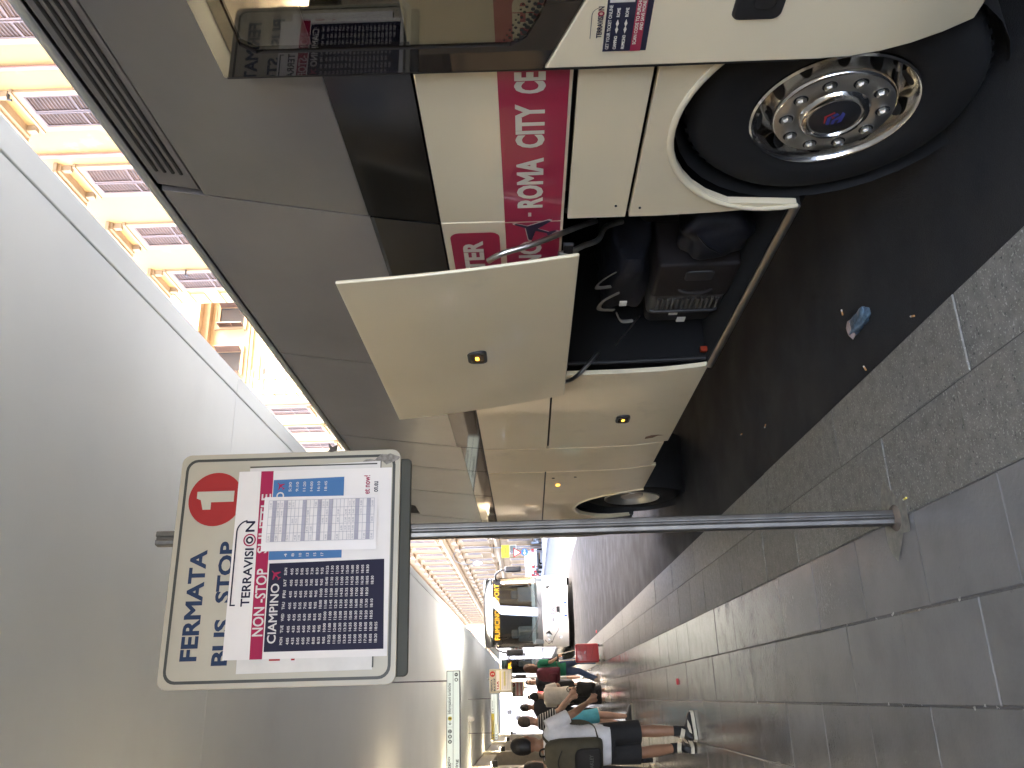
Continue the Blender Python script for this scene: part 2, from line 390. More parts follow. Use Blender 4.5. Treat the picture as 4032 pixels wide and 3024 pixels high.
for k in range(11):
    y = 39.9+3.07*k
    if k in (0, 1, 2, 3, 4, 5, 6, 7, 8, 9, 10):
        window(B, XF-.01, y, 12.35, 1.1, 1.95, 'hood', ajar=random.choice([0, 0, .08])); window(B, XF-.01, y, 8.6, 1.1, 2.3, 'hood', ajar=0); window(B, XF-.01, y, 5.4, 1.1, 2.0, 'plain', ajar=0)
        window(B, XF-.01, y, 1.6, 1.1, 2.2, 'plain', ajar=0)
for xx, z, h in ((15.4, 12.1, 2.0), (18.1, 15.25, 1.2), (15.7, 15.25, 1.2), (18.6, 12.1, 2.0), (15.4, 8.2, 2.0), (18.6, 8.2, 2.0)):
    o = window(B, xx, YB-.01, z, 1.0, h, 'lip', face='-Y', ajar=(0 if z < 15 else 1.9))
MB().tube([(XF-.09, 38.9, 16.8), (XF-.09, 38.9, .5)], .05, 8).build('drainpipe', pipem, B)
# ---- palazzo C, further along: heavy cornices, rusticated ground floor
C = empty('palazzo', (XF+6, 120, .1)); tag(C, 'long golden palazzo with heavy cornices and rusticated ground floor', 'building')
MB().box(XF, XF+18, 76, 175, -.3, 24).build('wall', och3, C)
for z, d, t in ((4.1, .35, .45), (9.0, .45, .5), (14.2, .4, .45), (19.2, .4, .45), (24, 1.2, .6)):
    MB().prism([(XF-d, z+t), (XF-d, z+t*.5), (XF-d*.4, z), (XF+.05, z), (XF+.05, z+t)], 'Y', 75.6, 175).build('cornice', trim, C)
rs = MB()
for i in range(6):
    for j in range(46):
        yy = 76+j*.95+(i % 2)*.475; rs.box(XF-.06, XF+.02, yy+.03, yy+.92, .4+i*.6, .4+i*.6+.55)
tag(rs.build('rusticated_block', och3, C), kind='stuff')
for k in range(24):
    y = 78.2+3.9*k
    window(C, XF-.07, y, 1.2, 1.3, 2.0, 'plain', ajar=0); window(C, XF-.01, y, 5.2, 1.3, 2.4, 'pediment', ajar=0)
    window(C, XF-.01, y, 10.1, 1.3, 2.4, 'pediment', ajar=0); window(C, XF-.01, y, 15.3, 1.3, 2.2, 'hood', ajar=0)
    if k % 3 == 1:
        bb = MB().box(XF-.9, XF, y-1.2, y+1.2, 4.75, 4.95); 
        for s in range(13): bb.box(XF-.88, XF-.84, y-1.18+s*.195, y-1.14+s*.195, 4.95, 5.85)
        bb.box(XF-.9, XF-.82, y-1.2, y+1.2, 5.85, 5.92); bb.build('balcony', trim, C)
# ---- pale sunlit block closing the street and the opening past the canopy
D = empty('apartment_building', (0, 190, .1)); tag(D, 'pale plaster block closing the far end of the street', 'building')
MB().box(-40, 60, 185, 200, -.3, 22).build('wall', mat('white_plaster', (.72, .66, .56), .85, var=.06, vs=.4), D)
for k in range(20):
    for z in (3, 8, 13, 17): window(D, -30+k*3.6, 184.98, z, 1.3, 2.1, 'hood', face='-Y', ajar=0)
E_ = empty('waiting_hall', (-6, 110, .1)); tag(E_, 'low white sunlit pavilion seen through the open end of the canopy', 'building')
MB().box(-16, -.2, 112, 126, -.3, 8).build('wall', mat('bright_plaster', (.8, .78, .74), .8, var=.04), E_)
MB().box(-16.3, .1, 111.6, 126, 8.01, 8.4).build('roof', trim, E_)
for xx, z in ((-1.9, 4.0), (-2.6, 2.9), (-4.5, 3.5)): MB().box(xx, xx+.5, 111.9, 111.99, z, z+.6).build('vent', dkm, E_)
# ================================================================== the coach at the stop
paint = mat('cream_white_paint', (.84, .74, .52), .28, var=.03, vs=1.2, coat=1, dirt=((.42, .37, .27), .66, .25), ds=3)
paint_lo = mat('cream_white_paint_dusty', (.80, .70, .49), .33, var=.05, vs=2, coat=.8, dirt=((.36, .31, .22), .58, .4), ds=2.2)
dglass = mat('tinted_coach_glass', (.022, .021, .02), .04, var=.1, vs=2, spec=.9, ior=1.75)
dgrey = mat('dark_grey_body', (.15, .138, .13), .35, var=.06, vs=1, coat=.6)
blk = mat('black_rubber', (.012, .012, .012), .6, var=.15, vs=8)
blkp = mat('black_plastic', (.02, .02, .021), .4, var=.1, vs=10)
chrome = mat('chrome', (.75, .74, .72), .12, metal=1, var=.05, vs=6)
steel = mat('brushed_steel', (.5, .48, .44), .3, metal=1, var=.12, vs=10)
rimm = mat('alloy_rim', (.52, .5, .45), .3, metal=.9, var=.1, vs=8)
tyre_m = mat('tyre_rubber', (.006, .0053, .0046), .9, var=.25, vs=6, bump=.2, bs=80)
mag = mat('magenta_vinyl', (.40, .018, .065), .32, var=.04, vs=3, coat=.7)
whv = mat('white_vinyl', (.70, .66, .55), .35, var=0, coat=.5)
navyv = mat('navy_vinyl', (.02, .021, .05), .35, var=0, coat=.5)
amber = mat('amber_lens', (.9, .3, .02), .3, var=0, emit=(1, .36, .03), es=.22)
bay_m = mat('bay_carpet', (.004, .004, .004), .95, var=.2, vs=8)
XS = [(.1, 1.965), (.3, 1.925), (.45, 1.9), (.7, 1.877), (1.0, 1.868), (1.4, 1.868), (1.92, 1.872), (2.1, 1.883), (2.5, 1.917), (2.9, 1.955), (3.05, 1.972), (3.12, 2.0)]
def Xs(z):
    if z <= XS[0][0]: return XS[0][1]
    for (z0, x0), (z1, x1) in zip(XS, XS[1:]):
        if z <= z1: return x0+(x1-x0)*(z-z0)/(z1-z0)
    return XS[-1][1]
coach = empty('coach', (3.12, 5.3, ROAD)); tag(coach, 'white and dark-glass coach with magenta airport banner and raised luggage flap', 'coach')
def panel(name, m, y0, y1, z0, z1, ny=6, nz=8, off=0, thick=.03, skew=None, parent=None, bevel=.004):
    f0 = z0 if callable(z0) else (lambda y: z0); f1 = z1 if callable(z1) else (lambda y: z1)
    sk = skew or (lambda y, z: y)
    b = MB(); G_ = []; H_ = []
    for i in range(ny+1):
        y = y0+(y1-y0)*i/ny
        for j in range(nz+1):
            z = f0(y)+(f1(y)-f0(y))*j/nz
            G_.append((Xs(z)-off, sk(y, z), z)); H_.append((Xs(z)-off+thick, sk(y, z), z))
    n = nz+1; N = len(G_); fs = []; bk = []; rim = []
    for i in range(ny):
        for j in range(nz): a = i*n+j; fs.append((a, a+1, a+n+1, a+n)); bk.append((a+N, a+n+N, a+n+1+N, a+1+N))
    for i in range(ny):
        a, c = i*n, (i+1)*n; rim.append((a, c, c+N, a+N)); a, c = i*n+nz, (i+1)*n+nz; rim.append((a, a+N, c+N, c))
    for j in range(nz):
        a = j; rim.append((a, a+N, a+1+N, a+1)); a = ny*n+j; rim.append((a, a+1, a+1+N, a+N))
    k = b.add(G_+H_, fs, 0, True); b.add([], [], 0)
    for f in bk+rim: b.f.append(f); b.m.append(0); b.s.append(False)
    return b.build(name, m, parent or coach, bevel=bevel, seg=2, ang=50)
def on_side(y, z, off=.002): return (Xs(z)-off, y, z)
FW, RW, WZ = (2.45, .46), (8.72, .46), .46
def arch(c, r):
    def f(y):
        d = y-c[0]
        return c[1]+math.sqrt(max(r*r-d*d, 0)) if abs(d) < r else .42
    return f
# body substructure: black core that shows in the seams and arches
core = MB()
core.box(1.99, 4.25, 4.86, 8.05, .42, 2.9).box(1.99, 4.25, 3.0, 4.87, 1.41, 2.9).box(1.99, 4.25, 1.15, 3.0, 1.15, 2.9).box(2.62, 4.25, 1.15, 3.0, .42, 1.15)
core.box(1.99, 4.25, 9.4, 10.6, .42, 2.9).box(1.99, 4.25, 8.04, 9.41, 1.12, 2.9).box(2.62, 4.25, 8.04, 9.41, .42, 1.12)
core.box(2.62, 4.25, -.1, 1.16, .42, 2.9); core.box(1.99, 2.63, -.1, .08, .3, 2.9)
core.build('chassis', blk, coach)
# lower skirt panels
panel('side_panel', paint_lo, 1.16, 3.02, arch(FW, .565), 1.128, 26, 6)
panel('service_flap', paint, 1.16, 3.02, 1.142, 1.384, 6, 3)
panel('side_panel', paint, 1.16, 3.025, 1.4, 1.914, 8, 6)
panel('side_panel', paint, 3.03, 4.82, 1.4, 1.914, 8, 6)
panel('luggage_flap', paint_lo, 4.83, 6.45, .43, 1.392, 8, 10)
panel('side_panel', paint, 4.83, 6.45, 1.405, 1.914, 8, 6)
panel('side_panel', paint_lo, 6.47, 7.19, .46, 1.914, 5, 14)
panel('side_panel', paint, 7.21, 10.45, 1.41, 1.914, 10, 6)
panel('side_panel', paint_lo, 7.21, 9.42, arch(RW, .6), 1.398, 34, 8)
panel('engine_flap', paint_lo, 9.43, 10.45, .95, 1.398, 4, 4)
# arch lips
for c in (FW, RW):
    lip = MB(); rr = .565 if c is FW else .6; n = 30; pts = []
    for k in range(n+1):
        a = R(-4+188*k/n); pts.append((c[0]+(rr+.012)*math.cos(a), c[1]+(rr+.012)*math.sin(a)))
    lip.tube([(Xs(z)-.004, y, z) for y, z in pts if 1.1 < y], (.013, .009), 8); lip.build('wheel_arch', paint, coach)
    MB().lathe([(rr-.01, 0), (rr-.01, .6)], (1.93, c[0], c[1]), 'X', 32).build('wheel_well', blk, coach)
# rear quarter: dark louvred engine grille and rounded tail corner
MB().box(1.93, 1.97, 9.44, 10.5, .36, .945).build('grille_frame', blkp, coach)
lv = MB().box(1.89, 1.93, 9.46, 9.5, .37, .94)
slm = MB().box(0, .04, 0, .045, 0, .56).mesh('slat', blkp, bevel=.006, seg=1)
for k in range(12):
    o = link('slat', slm, coach); o.matrix_parent_inverse = coach.matrix_basis.inverted(); o.location = (1.9, 9.48+k*.083, .375)
def corner(name, m, z0, z1, nz):
    b = MB(); G_ = []
    for j in range(nz+1):
        z = z0+(z1-z0)*j/nz
        for k in range(9):
            a = R(90*k/8); G_.append((Xs(z)+.35-.35*math.cos(a), 10.46+.35*math.sin(a), z))
    n = 9; b.add(G_, [(j*n+k, j*n+k+1, (j+1)*n+k+1, (j+1)*n+k) for j in range(nz) for k in range(8)], 0, True)
    return b.build(name, m, coach)
corner('rear_corner', paint_lo, .42, 1.914, 8); corner('rear_corner', dgrey, 1.92, 3.1, 8)
MB().box(2.2, 4.05, 10.78, 10.81, .42, 1.914).build('rear_panel', paint_lo, coach); MB().box(2.2, 4.05, 10.775, 10.805, 1.92, 3.06).build('rear_window', dglass, coach)
# side glazing: bonded panes with raked joints, parted where a reflected edge ran
rk = lambda y, z: y-(z-2.2)*.16 if y > 2.2 else y
zt = 2.84
glare_glass = mat('glare_grey_glass', (.20, .188, .180), .25, var=.08, vs=1.2, spec=.8, ior=1.7); glare_glass_matt = mat('glare_grey_matt_glass', (.135, .126, .12), .36, var=.12, vs=1.5, spec=.8, ior=1.7)  # veiling glare and reflected soffit put into the grey of the upper panes
for (a, b_, n_, zs) in ((2.995, 4.70, 8, 2.205), (4.712, 6.36, 8, 2.12), (6.372, 7.10, 4, 2.09), (7.112, 8.05, 4, 2.09), (8.062, 9.3, 5, 2.09)):
    panel('side_window', dglass, a, b_, 1.922, zs, n_, 4, skew=rk, bevel=0); panel('upper_glazing', glare_glass, a, b_, zs+.002, 3.035, n_, 8, skew=rk, bevel=0)
s1k = lambda y, z: y-(z-2.2)*.16*max(0, min(1, (y-1.16)/1.8)); s2k = lambda y, z: y-(z-2.2)*.16*max(0, 1-(y-9.3)/1.1)
panel('side_window', mat('near_tinted_glass', (.008, .0075, .007), .16, var=.1, spec=.4), 1.16, 2.983, 1.922, 2.21, 10, 4, skew=s1k, bevel=0); panel('upper_glazing', glare_glass_matt, 1.16, 2.983, 2.212, 2.866, 10, 8, skew=s1k, bevel=0)
panel('side_window', dglass, 9.312, 10.45, 1.922, 2.09, 4, 4, skew=s2k, bevel=0); panel('upper_glazing', glare_glass, 9.312, 10.45, 2.092, 3.035, 4, 8, skew=s2k, bevel=0)
panel('cantrail', dgrey, -.1, 2.85, 2.872, 3.035, 12, 3, skew=lambda y, z: y-(z-2.85)*.16*(1 if y > 2.7 else 0))
gro = MB()
for k in range(4):
    z = 2.905+k*.031; gro.tube([on_side(.6, z, .001), on_side(2.74-.005*k, z, .001)], (.006, .0075), 6)
gro.build('louvre', blk, coach)
vent = MB()
for k in range(6): vent.tube([on_side(8.75+k*.07, 2.76, .001), on_side(8.72+k*.07, 2.92, .001)], .008, 6)
vent.build('vent', blk, coach)
trm = MB(); trm.tube([(Xs(3.065)-.004, -.1, 3.065), (Xs(3.065)-.004, 10.45, 3.065)], (.012, .016), 8); trm.build('roof_trim', mat('pale_trim', (.42, .43, .40), .4, var=.1), coach)
# roof shell and far side
rf = MB(); prof = [(1.985, 3.07), (2.005, 3.11), (2.08, 3.15), (2.3, 3.185), (3.12, 3.21), (3.94, 3.16), (4.2, 3.1), (4.29, 3.0), (4.36, 2.0), (4.37, 1.4), (4.37, .45), (4.3, .42)]
rf.loft([[(x_, y_, z_) for x_, z_ in prof] for y_ in (-.1, 3, 6, 9, 10.7)], 0, True, False, False); rf.build('roof', mat('roof_paint', (.3, .3, .3), .6, var=.08), coach)
MB().box(2.4, 3.9, 4.2, 6.6, 3.15, 3.33).build('roof_unit', mat('roof_unit_grey', (.1, .1, .1), .7), coach, bevel=.05)
# front end (beside and behind the photographer)
fr = MB(); pf = [(.35, .05), (.6, -.02), (1.0, -.05), (1.25, -.02)]
fr.loft([[(x_, y_+dy, z_) for x_, dy in ((1.9, .3), (2.0, .1), (2.3, 0), (3.12, -.08), (3.94, 0), (4.24, .1), (4.34, .3))] for z_, y_ in ((.3, -.4), (.7, -.45), (1.2, -.42))], 0, True, False, False); fr.build('front_panel', paint, coach)
fr = MB(); fr.loft([[(x_, y_+dy, z_) for x_, dy in ((1.9, .3), (2.0, .1), (2.3, 0), (3.12, -.08), (3.94, 0), (4.24, .1), (4.34, .3))] for z_, y_ in ((1.21, -.42), (2.0, -.3), (2.8, -.12))], 0, True, False, False); fr.build('windscreen', dglass, coach)
fr = MB(); fr.loft([[(x_, y_+dy, z_) for x_, dy in ((1.93, .2), (2.0, .1), (2.3, 0), (3.12, -.05), (3.94, 0), (4.24, .1), (4.3, .2))] for z_, y_ in ((2.81, -.12), (3.05, -.02), (3.15, .25))], 0, True, False, False); fr.build('roof_front', paint, coach)
MB().box(1.95, 2.6, .1, 1.15, .3, .5).build('step', blk, coach)
# ---- luggage bay
by = MB(); Y0, Y1 = 3.035, 4.825
by.quad((1.93, Y0, .44), (4.1, Y0, .44), (4.1, Y1, .44), (1.93, Y1, .44)).quad((1.93, Y0, 1.4), (1.93, Y1, 1.4), (4.1, Y1, 1.4), (4.1, Y0, 1.4))
by.quad((1.93, Y0, .44), (1.93, Y0, 1.4), (4.1, Y0, 1.4), (4.1, Y0, .44)).quad((1.93, Y1, .44), (4.1, Y1, .44), (4.1, Y1, 1.4), (1.93, Y1, 1.4)).quad((4.1, Y0, .44), (4.1, Y0, 1.4), (4.1, Y1, 1.4), (4.1, Y1, .44))
by.build('luggage_bay', bay_m, coach)
sl_ = MB().box(1.905, 1.99, Y0, Y1, .40, .438); sl_.build('bay_sill', blk, coach)
MB().tube([(1.9, 3.03, .425), (1.9, 4.83, .425)], (.012, .022), 10).build('bay_rail', steel, coach)
for yy in (4.8, 3.05): MB().tube([(1.93, yy, 1.39), (1.935, yy, .9), (1.945, yy, .45)], .014, 8).build('bay_seal', blk, coach)
MB().box(1.97, 2.0, 4.745, 4.775, .445, .485).build('bay_reflector', mat('red_orange_lens', (.25, .03, .008), .4, var=0), coach)
MB().tube([(2.05, 4.81, 1.0), (2.25, 4.81, .83)], .006, 6).build('bay_strut', steel, coach)
MB().box(2.15, 3.9, 3.06, 4.78, .25, .41).build('underbody', blk, coach)
# ---- raised luggage flap on its arms
fl = empty('tmp'); bpy.data.objects.remove(fl)
fb = MB(); nz = 12; G_ = []; H_ = []
for i in range(7):
    y = 3.10+1.74*i/6
    for j in range(nz+1):
        t = j/nz; z = 1.335+1.005*t; xx = 1.738-.15*t-.012*math.sin(math.pi*t)
        yy = y-.10*t*(1-i/6)-.07*t*(i/6)
        G_.append((xx, yy, z)); H_.append((xx+.016, yy, z))
n = nz+1; N = len(G_); fs = []
for i in range(6):
    for j in range(nz): a = i*n+j; fs.append((a, a+1, a+n+1, a+n))
fb.add(G_+H_, fs, 0, True)
for i in range(6):
    for j in range(nz): a = i*n+j+N; fb.f.append((a, a+n, a+n+1, a+1)); fb.m.append(0); fb.s.append(False)
for i in range(6):
    for a, c in ((i*n, (i+1)*n), (i*n+nz, (i+1)*n+nz)): fb.f.append((a, c, c+N, a+N)); fb.m.append(0); fb.s.append(False)
for j in range(nz):
    for a in (j, 6*n+j): fb.f.append((a, a+1, a+1+N, a+N)); fb.m.append(0); fb.s.append(False)
flap = fb.build('luggage_flap', paint, coach, bevel=.006, ang=50); flap['label'] = 'raised luggage flap standing out from the coach side'
MB().box(1.775, 1.79, 3.08, 4.74, 1.36, 1.4).build('flap_seal', blk, flap)
def marker(parent, x_, y, z, tilt=0):
    b = MB(); b.prism(rrect(y-.075, y+.075, z-.05, z+.05, .035), 'X', x_-.012, x_+.01); o = b.build('marker_light', blkp, parent, bevel=.004)
    MB().prism(rrect(y-.024, y+.016, z-.009, z+.009, .006), 'X', x_-.016, x_-.01).build('lens', amber, o)
    MB().prism(rrect(y-.052, y+.052, z-.034, z+.034, .02), 'X', x_-.0135, x_-.011).build('bezel', mat('smoked_lens', (.05, .035, .025), .15, var=0), o)
    return o
marker(flap, 1.655, 3.975, 1.82); marker(coach, 1.868, 5.74, .87)
MB().prism(circ(7.69, 1.28, .018), 'X', 1.86, 1.868).build('marker_light', amber, coach)
hw = MB()
for y, z in ((7.4, 1.13), (7.42, 1.33)): hw.prism(circ(y, z, .014), 'X', 1.863, 1.87)
for y, z in ((2.93, 1.19), (2.95, 1.09)): hw.prism(circ(y, z, .005, 10), 'X', 1.863, 1.87)
hw.build('lock', blk, coach)
def smooth_path(p, n=6):
    p = [Vector(q) for q in p]; out = []
    for i in range(len(p)-1):
        a, b, c, d = p[max(i-1, 0)], p[i], p[i+1], p[min(i+2, len(p)-1)]
        for k in range(n):
            t = k/n; out.append(.5*((2*b)+(c-a)*t+(2*a-5*b+4*c-d)*t*t+(3*b-a-3*c+d)*t**3))
    return out+[p[-1]]
for pts in ([(2.0, 3.26, 1.24), (1.93, 3.17, 1.30), (1.87, 3.12, 1.38), (1.77, 3.05, 1.53), (1.73, 3.05, 1.66), (1.72, 3.09, 1.72)],
            [(2.0, 3.27, 1.12), (1.95, 3.23, 1.2), (1.88, 3.22, 1.24), (1.83, 3.18, 1.31), (1.79, 3.16, 1.37), (1.775, 3.15, 1.42)],
            [(2.0, 4.80, 1.11), (1.92, 4.79, 1.18), (1.84, 4.79, 1.26), (1.79, 4.74, 1.33), (1.78, 4.70, 1.40)]):
    MB().tube(smooth_path(pts), .013, 10).build('flap_arm', steel, coach)
# rust scar and scrape on the closed flap
flat('scrape', [[(6.20, .60), (6.24, .64), (6.30, .64), (6.27, .58), (6.22, .55), (6.21, .50), (6.19, .55)]], mat('rust_scar', (.2, .12, .07), .8, var=.3, vs=40), coach, (1.882-.004, 0, 0), YE, ZE)
# ---- banner
flat('banner', [rect(1.17, 3.024, 1.412, 1.645)], mag, coach, (1.8675-.0025, 0, 0), YE, ZE)
flat('banner', [rect(3.032, 4.3, 1.412, 1.645)], mag, coach, (1.8675-.0025, 0, 0), YE, ZE)
flat('banner', [rrect(3.105, 4.2, 1.672, 1.885, .04)], mag, coach, (1.8665, 0, 0), YE, ZE)
bo = (1.8637, 0, 0)
lettering('banner_text', [('ROMA', (-2.92, -2.585, 1.488, 1.592), .042), ('CITY', (-2.525, -2.285, 1.488, 1.592), .042), ('CE', (-2.235, -2.132, 1.488, 1.592), .045), ('-', (-2.985, -2.955, 1.535, 1.548), .0),
    ('CIAMPINO', (-3.86, -3.185, 1.488, 1.592), .042)], whv, coach, bo, -YE, ZE)
lettering('banner_text', [('CENTER', (-3.72, -3.17, 1.745, 1.838), .042)], whv, coach, (1.8645, 0, 0), -YE, ZE)
flat('plane_outline', [plane_icon(-3.085, 1.52, .215, R(-28))], whv, coach, (1.8640, 0, 0), -YE, ZE)
flat('plane_symbol', [plane_icon(-3.085, 1.52, .195, R(-28))], navyv, coach, (1.8625, 0, 0), -YE, ZE)
# ---- wheels
def wheel(c, x0, hub=True):
    w_ = empty('wheel', (x0, c[0], c[1])); w_.parent = coach; w_.matrix_parent_inverse = coach.matrix_basis.inverted()
    inv = lambda o: (setattr(o, 'matrix_parent_inverse', w_.matrix_basis.inverted()), o)[1]
    b = MB(); b.lathe([(.285, .02), (.3, 0), (.36, -.006), (.43, -.004), (.475, .012), (.5, .04), (.51, .06), (.51, .28), (.49, .3), (.3, .3)], (x0, c[0], c[1]), 'X', 48); inv(b.build('tyre', tyre_m, w_))
    tr = MB()
    for k in range(54):
        a = 2*math.pi*k/54; 
        p = lambda r_, h, da: (x0+h, c[0]+r_*math.cos(a+da), c[1]+r_*math.sin(a+da))
        tr.add([p(.5, .045, -.03), p(.5, .045, .03), p(.517, .06, .03), p(.517, .06, -.03), p(.517, .28, .03), p(.517, .28, -.03)], [(0, 1, 2, 3), (3, 2, 4, 5)])
    inv(tr.build('tread', tyre_m, w_))
    b = MB()
    if hub: b.lathe([(.29, .02), (.292, .0), (.285, -.006), (.278, 0), (.272, .05), (.255, .085), (.235, .088), (.222, .06), (.214, .01), (.21, -.004), (.204, -.008), (.125, -.008), (.118, -.02), (.112, -.026), (.098, -.028), (.094, -.02), (.001, -.02)], (x0, c[0], c[1]), 'X', 56)
    else: b.lathe([(.29, .02), (.292, .0), (.285, -.006), (.278, 0), (.27, .08), (.24, .12), (.2, .125), (.15, .12), (.13, .09), (.12, .02), (.001, .01)], (x0, c[0], c[1]), 'X', 48)
    rim = inv(b.build('rim', chrome if hub else rimm, w_))
    if hub:
        fz = MB().lathe([(.205, -.0095), (.204, -.0105), (.124, -.0105), (.123, -.0095)], (x0, c[0], c[1]), 'X', 56); fz.build('hub_face', rimm, rim)
        for k in range(10):
            a = 2*math.pi*(k+.35)/10; y, z = c[0]+.166*math.cos(a), c[1]+.166*math.sin(a)
            MB().lathe([(.0315, -.0112), (.029, -.0125), (.0255, -.0115)], (x0, y, z), 'X', 16).build('bolt_cup', rimm, rim)
            MB().lathe([(.0265, -.0113), (.001, -.0113)], (x0, y, z), 'X', 16).build('bolt_cup', blk, rim)
            MB().lathe([(.019, -.0116), (.019, -.022), (.013, -.029), (.001, -.03)], (x0, y, z), 'X', 6, sm=False).build('bolt', rimm, rim)
            hz = MB(); ha = a+.3; hy, hz_ = math.cos(ha), math.sin(ha)
            pr = []
            for q in range(14):
                t = 2*math.pi*q/14; rr = .268-.016+.014*math.cos(t)*1.0; xx_ = .062+.028*-math.cos(t)*1.0-.004
                aa = ha+.115*math.sin(t); pr.append((x0+xx_-.003, c[0]+rr*math.cos(aa), c[1]+rr*math.sin(aa)))
            hz.add(pr, [tuple(range(14))]); hz.build('hand_hole', blk, rim)
        MB().lathe([(.088, -.0215), (.086, -.0235), (.001, -.0235)], (x0, c[0], c[1]), 'X', 40).build('hub_cap', blkp, rim)
        eo = (x0-.0245, c[0], c[1])
        flat('emblem', [[(-.03, .03), (.01, .04), (.034, .012), (.026, .006), (.008, .03), (-.026, .027)], [(-.004, .008), (.012, .018), (.01, .008), (.002, .0)]], mat('red_enamel', (.45, .03, .03), .3, var=0), rim, eo, -YE, ZE)
        flat('emblem', [[(-.036, .022), (.002, .026), (.028, .0), (.018, -.01), (-.002, .014), (-.036, .01)], [(-.034, .004), (-.012, .006), (.014, -.016), (.034, -.016), (.022, -.03), (-.02, -.03), (-.03, -.016), (-.006, -.018), (-.012, -.006), (-.034, -.006)]], mat('blue_enamel', (.05, .06, .28), .3, var=0), rim, eo, -YE, ZE)
    return w_
wheel(FW, 1.915); wheel(RW, 1.95, False)
# ---- open front door, slid back along the side
DX = 1.63
door = empty('front_door', (DX, 1.35, .4)); door.parent = coach; door.matrix_parent_inverse = coach.matrix_basis.inverted()
def dadd(o):
    if isinstance(o, list): return [dadd(q) for q in o]
    o.matrix_parent_inverse = door.matrix_basis.inverted(); return o
door_z = lambda y: 1.505-(1.85-y)*.42
b = MB(); nY, nZ = 6, 14; G_ = []; H_ = []
for i in range(nY+1):
    y = .86+.995*i/nY
    for j in range(nZ+1):
        z = .33+(door_z(y)-.33)*j/nZ; xx = DX+(.085*((.75-z)/.42)**2 if z < .75 else 0); e = .05*((.75-z)/.42)**2 if z < .75 and i == nY else 0
        G_.append((xx, y-e, z)); H_.append((xx+.04, y-e, z))
n = nZ+1; N = len(G_)
b.add(G_+H_, [(i*n+j, i*n+j+1, i*n+n+j+1, i*n+n+j) for i in range(nY) for j in range(nZ)], 0, True)
for i in range(nY):
    for j in range(nZ): a = i*n+j+N; b.f.append((a, a+n, a+n+1, a+1)); b.m.append(0); b.s.append(False)
    for a, c in ((i*n, (i+1)*n), (i*n+nZ, (i+1)*n+nZ)): b.f.append((a, c, c+N, a+N)); b.m.append(0); b.s.append(False)
for j in range(nZ):
    for a in (j, nY*n+j): b.f.append((a, a+1, a+1+N, a+N)); b.m.append(0); b.s.append(False)
dadd(b.build('door_panel', paint, door, bevel=.005, ang=50))
# black frit frame with an opening: outer polygon minus inner polygon, bridged
outer = [(.86, door_z(.86)+.006), (1.855, door_z(1.855)+.006), (1.845, 2.395), (.86, 2.395)]
inner = [(1.0, 1.29), (1.66, 1.52), (1.735, 1.555), (1.765, 1.60), (1.76, 2.28), (1.73, 2.315), (1.0, 2.315)]
fb = MB()
for xx in (DX, DX+.012):
    pass
o4 = [outer[0], outer[1], outer[1], outer[1], outer[2], outer[2], outer[3]]
V = [(DX, y, z) for y, z in o4]+[(DX, y, z) for y, z in inner]+[(DX+.03, y, z) for y, z in o4]+[(DX+.03, y, z) for y, z in inner]
fs = []
for k in range(7):
    a, c = k, (k+1) % 7
    fs += [(a, c, c+7, a+7), (a+14, a+21, c+21, c+14), (a, a+14, c+14, c), (a+7, c+7, c+21, a+21)]
fb.add(V, fs); dadd(fb.build('door_frame', mat('black_frit', (.022, .019, .017), .02, var=0, spec=.55, ior=1.5), door))
gl = MB().prism(inner, 'X', DX+.008, DX+.014); dadd(gl.build('door_glass', glass('door_glass', (.74, .72, .66), ior=1.85), door))
dadd(flat('glass_decal', [[(1.0, 1.29), (1.66, 1.52), (1.735, 1.555), (1.765, 1.60), (1.763, 1.869), (1.0, 1.869)]], whv, door, (DX+.0175, 0, 0), YE, ZE))
dadd(flat('glass_decal', [[(1.0, 1.29), (1.66, 1.52), (1.735, 1.555), (1.765, 1.60), (1.765, 1.64), (1.0, 1.64)]], mag, door, (DX+.0168, 0, 0), YE, ZE))
dadd(lettering('decal_text', [('TER', (-1.785, -1.594, 1.502, 1.593), .042)], whv, door, (DX+.0161, 0, 0), -YE, ZE))
dots = MB()
for r__ in range(4):
    for k in range(44):
        t = k/43; a = inner[0]; bq = inner[2] if t > .85 else inner[1]
        y = 1.0+.74*t; z = 1.29+(.23*min(1, (y-1.0)/.66))+.035*max(0, (y-1.66)/.075)+.012+r__*.0155
        y += .008*(r__ % 2); s = .0075-.0014*r__
        if y < 1.755: dots.add([(DX+.006, y+s*math.cos(q*1.047), z+s*math.sin(q*1.047)) for q in range(6)], [(0, 1, 2, 3, 4, 5)])
dadd(tag(dots.build('frit_dot', blk, door), kind='stuff'))
dadd(MB().tube([(DX+.012, 1.859, .8), (DX+.012, 1.862, 1.4), (DX+.012, 1.852, 2.39)], .009, 6).build('door_seal', blk, door))
dadd(MB().prism(rrect(1.40, 1.70, .9, 1.03, .025), 'X', DX-.006, DX+.02).build('door_handle', blkp, door, bevel=.008))
dadd(MB().prism(rrect(1.45, 1.66, .925, .985, .02), 'X', DX-.012, DX-.004).build('handle_recess', blk, door, bevel=.004))
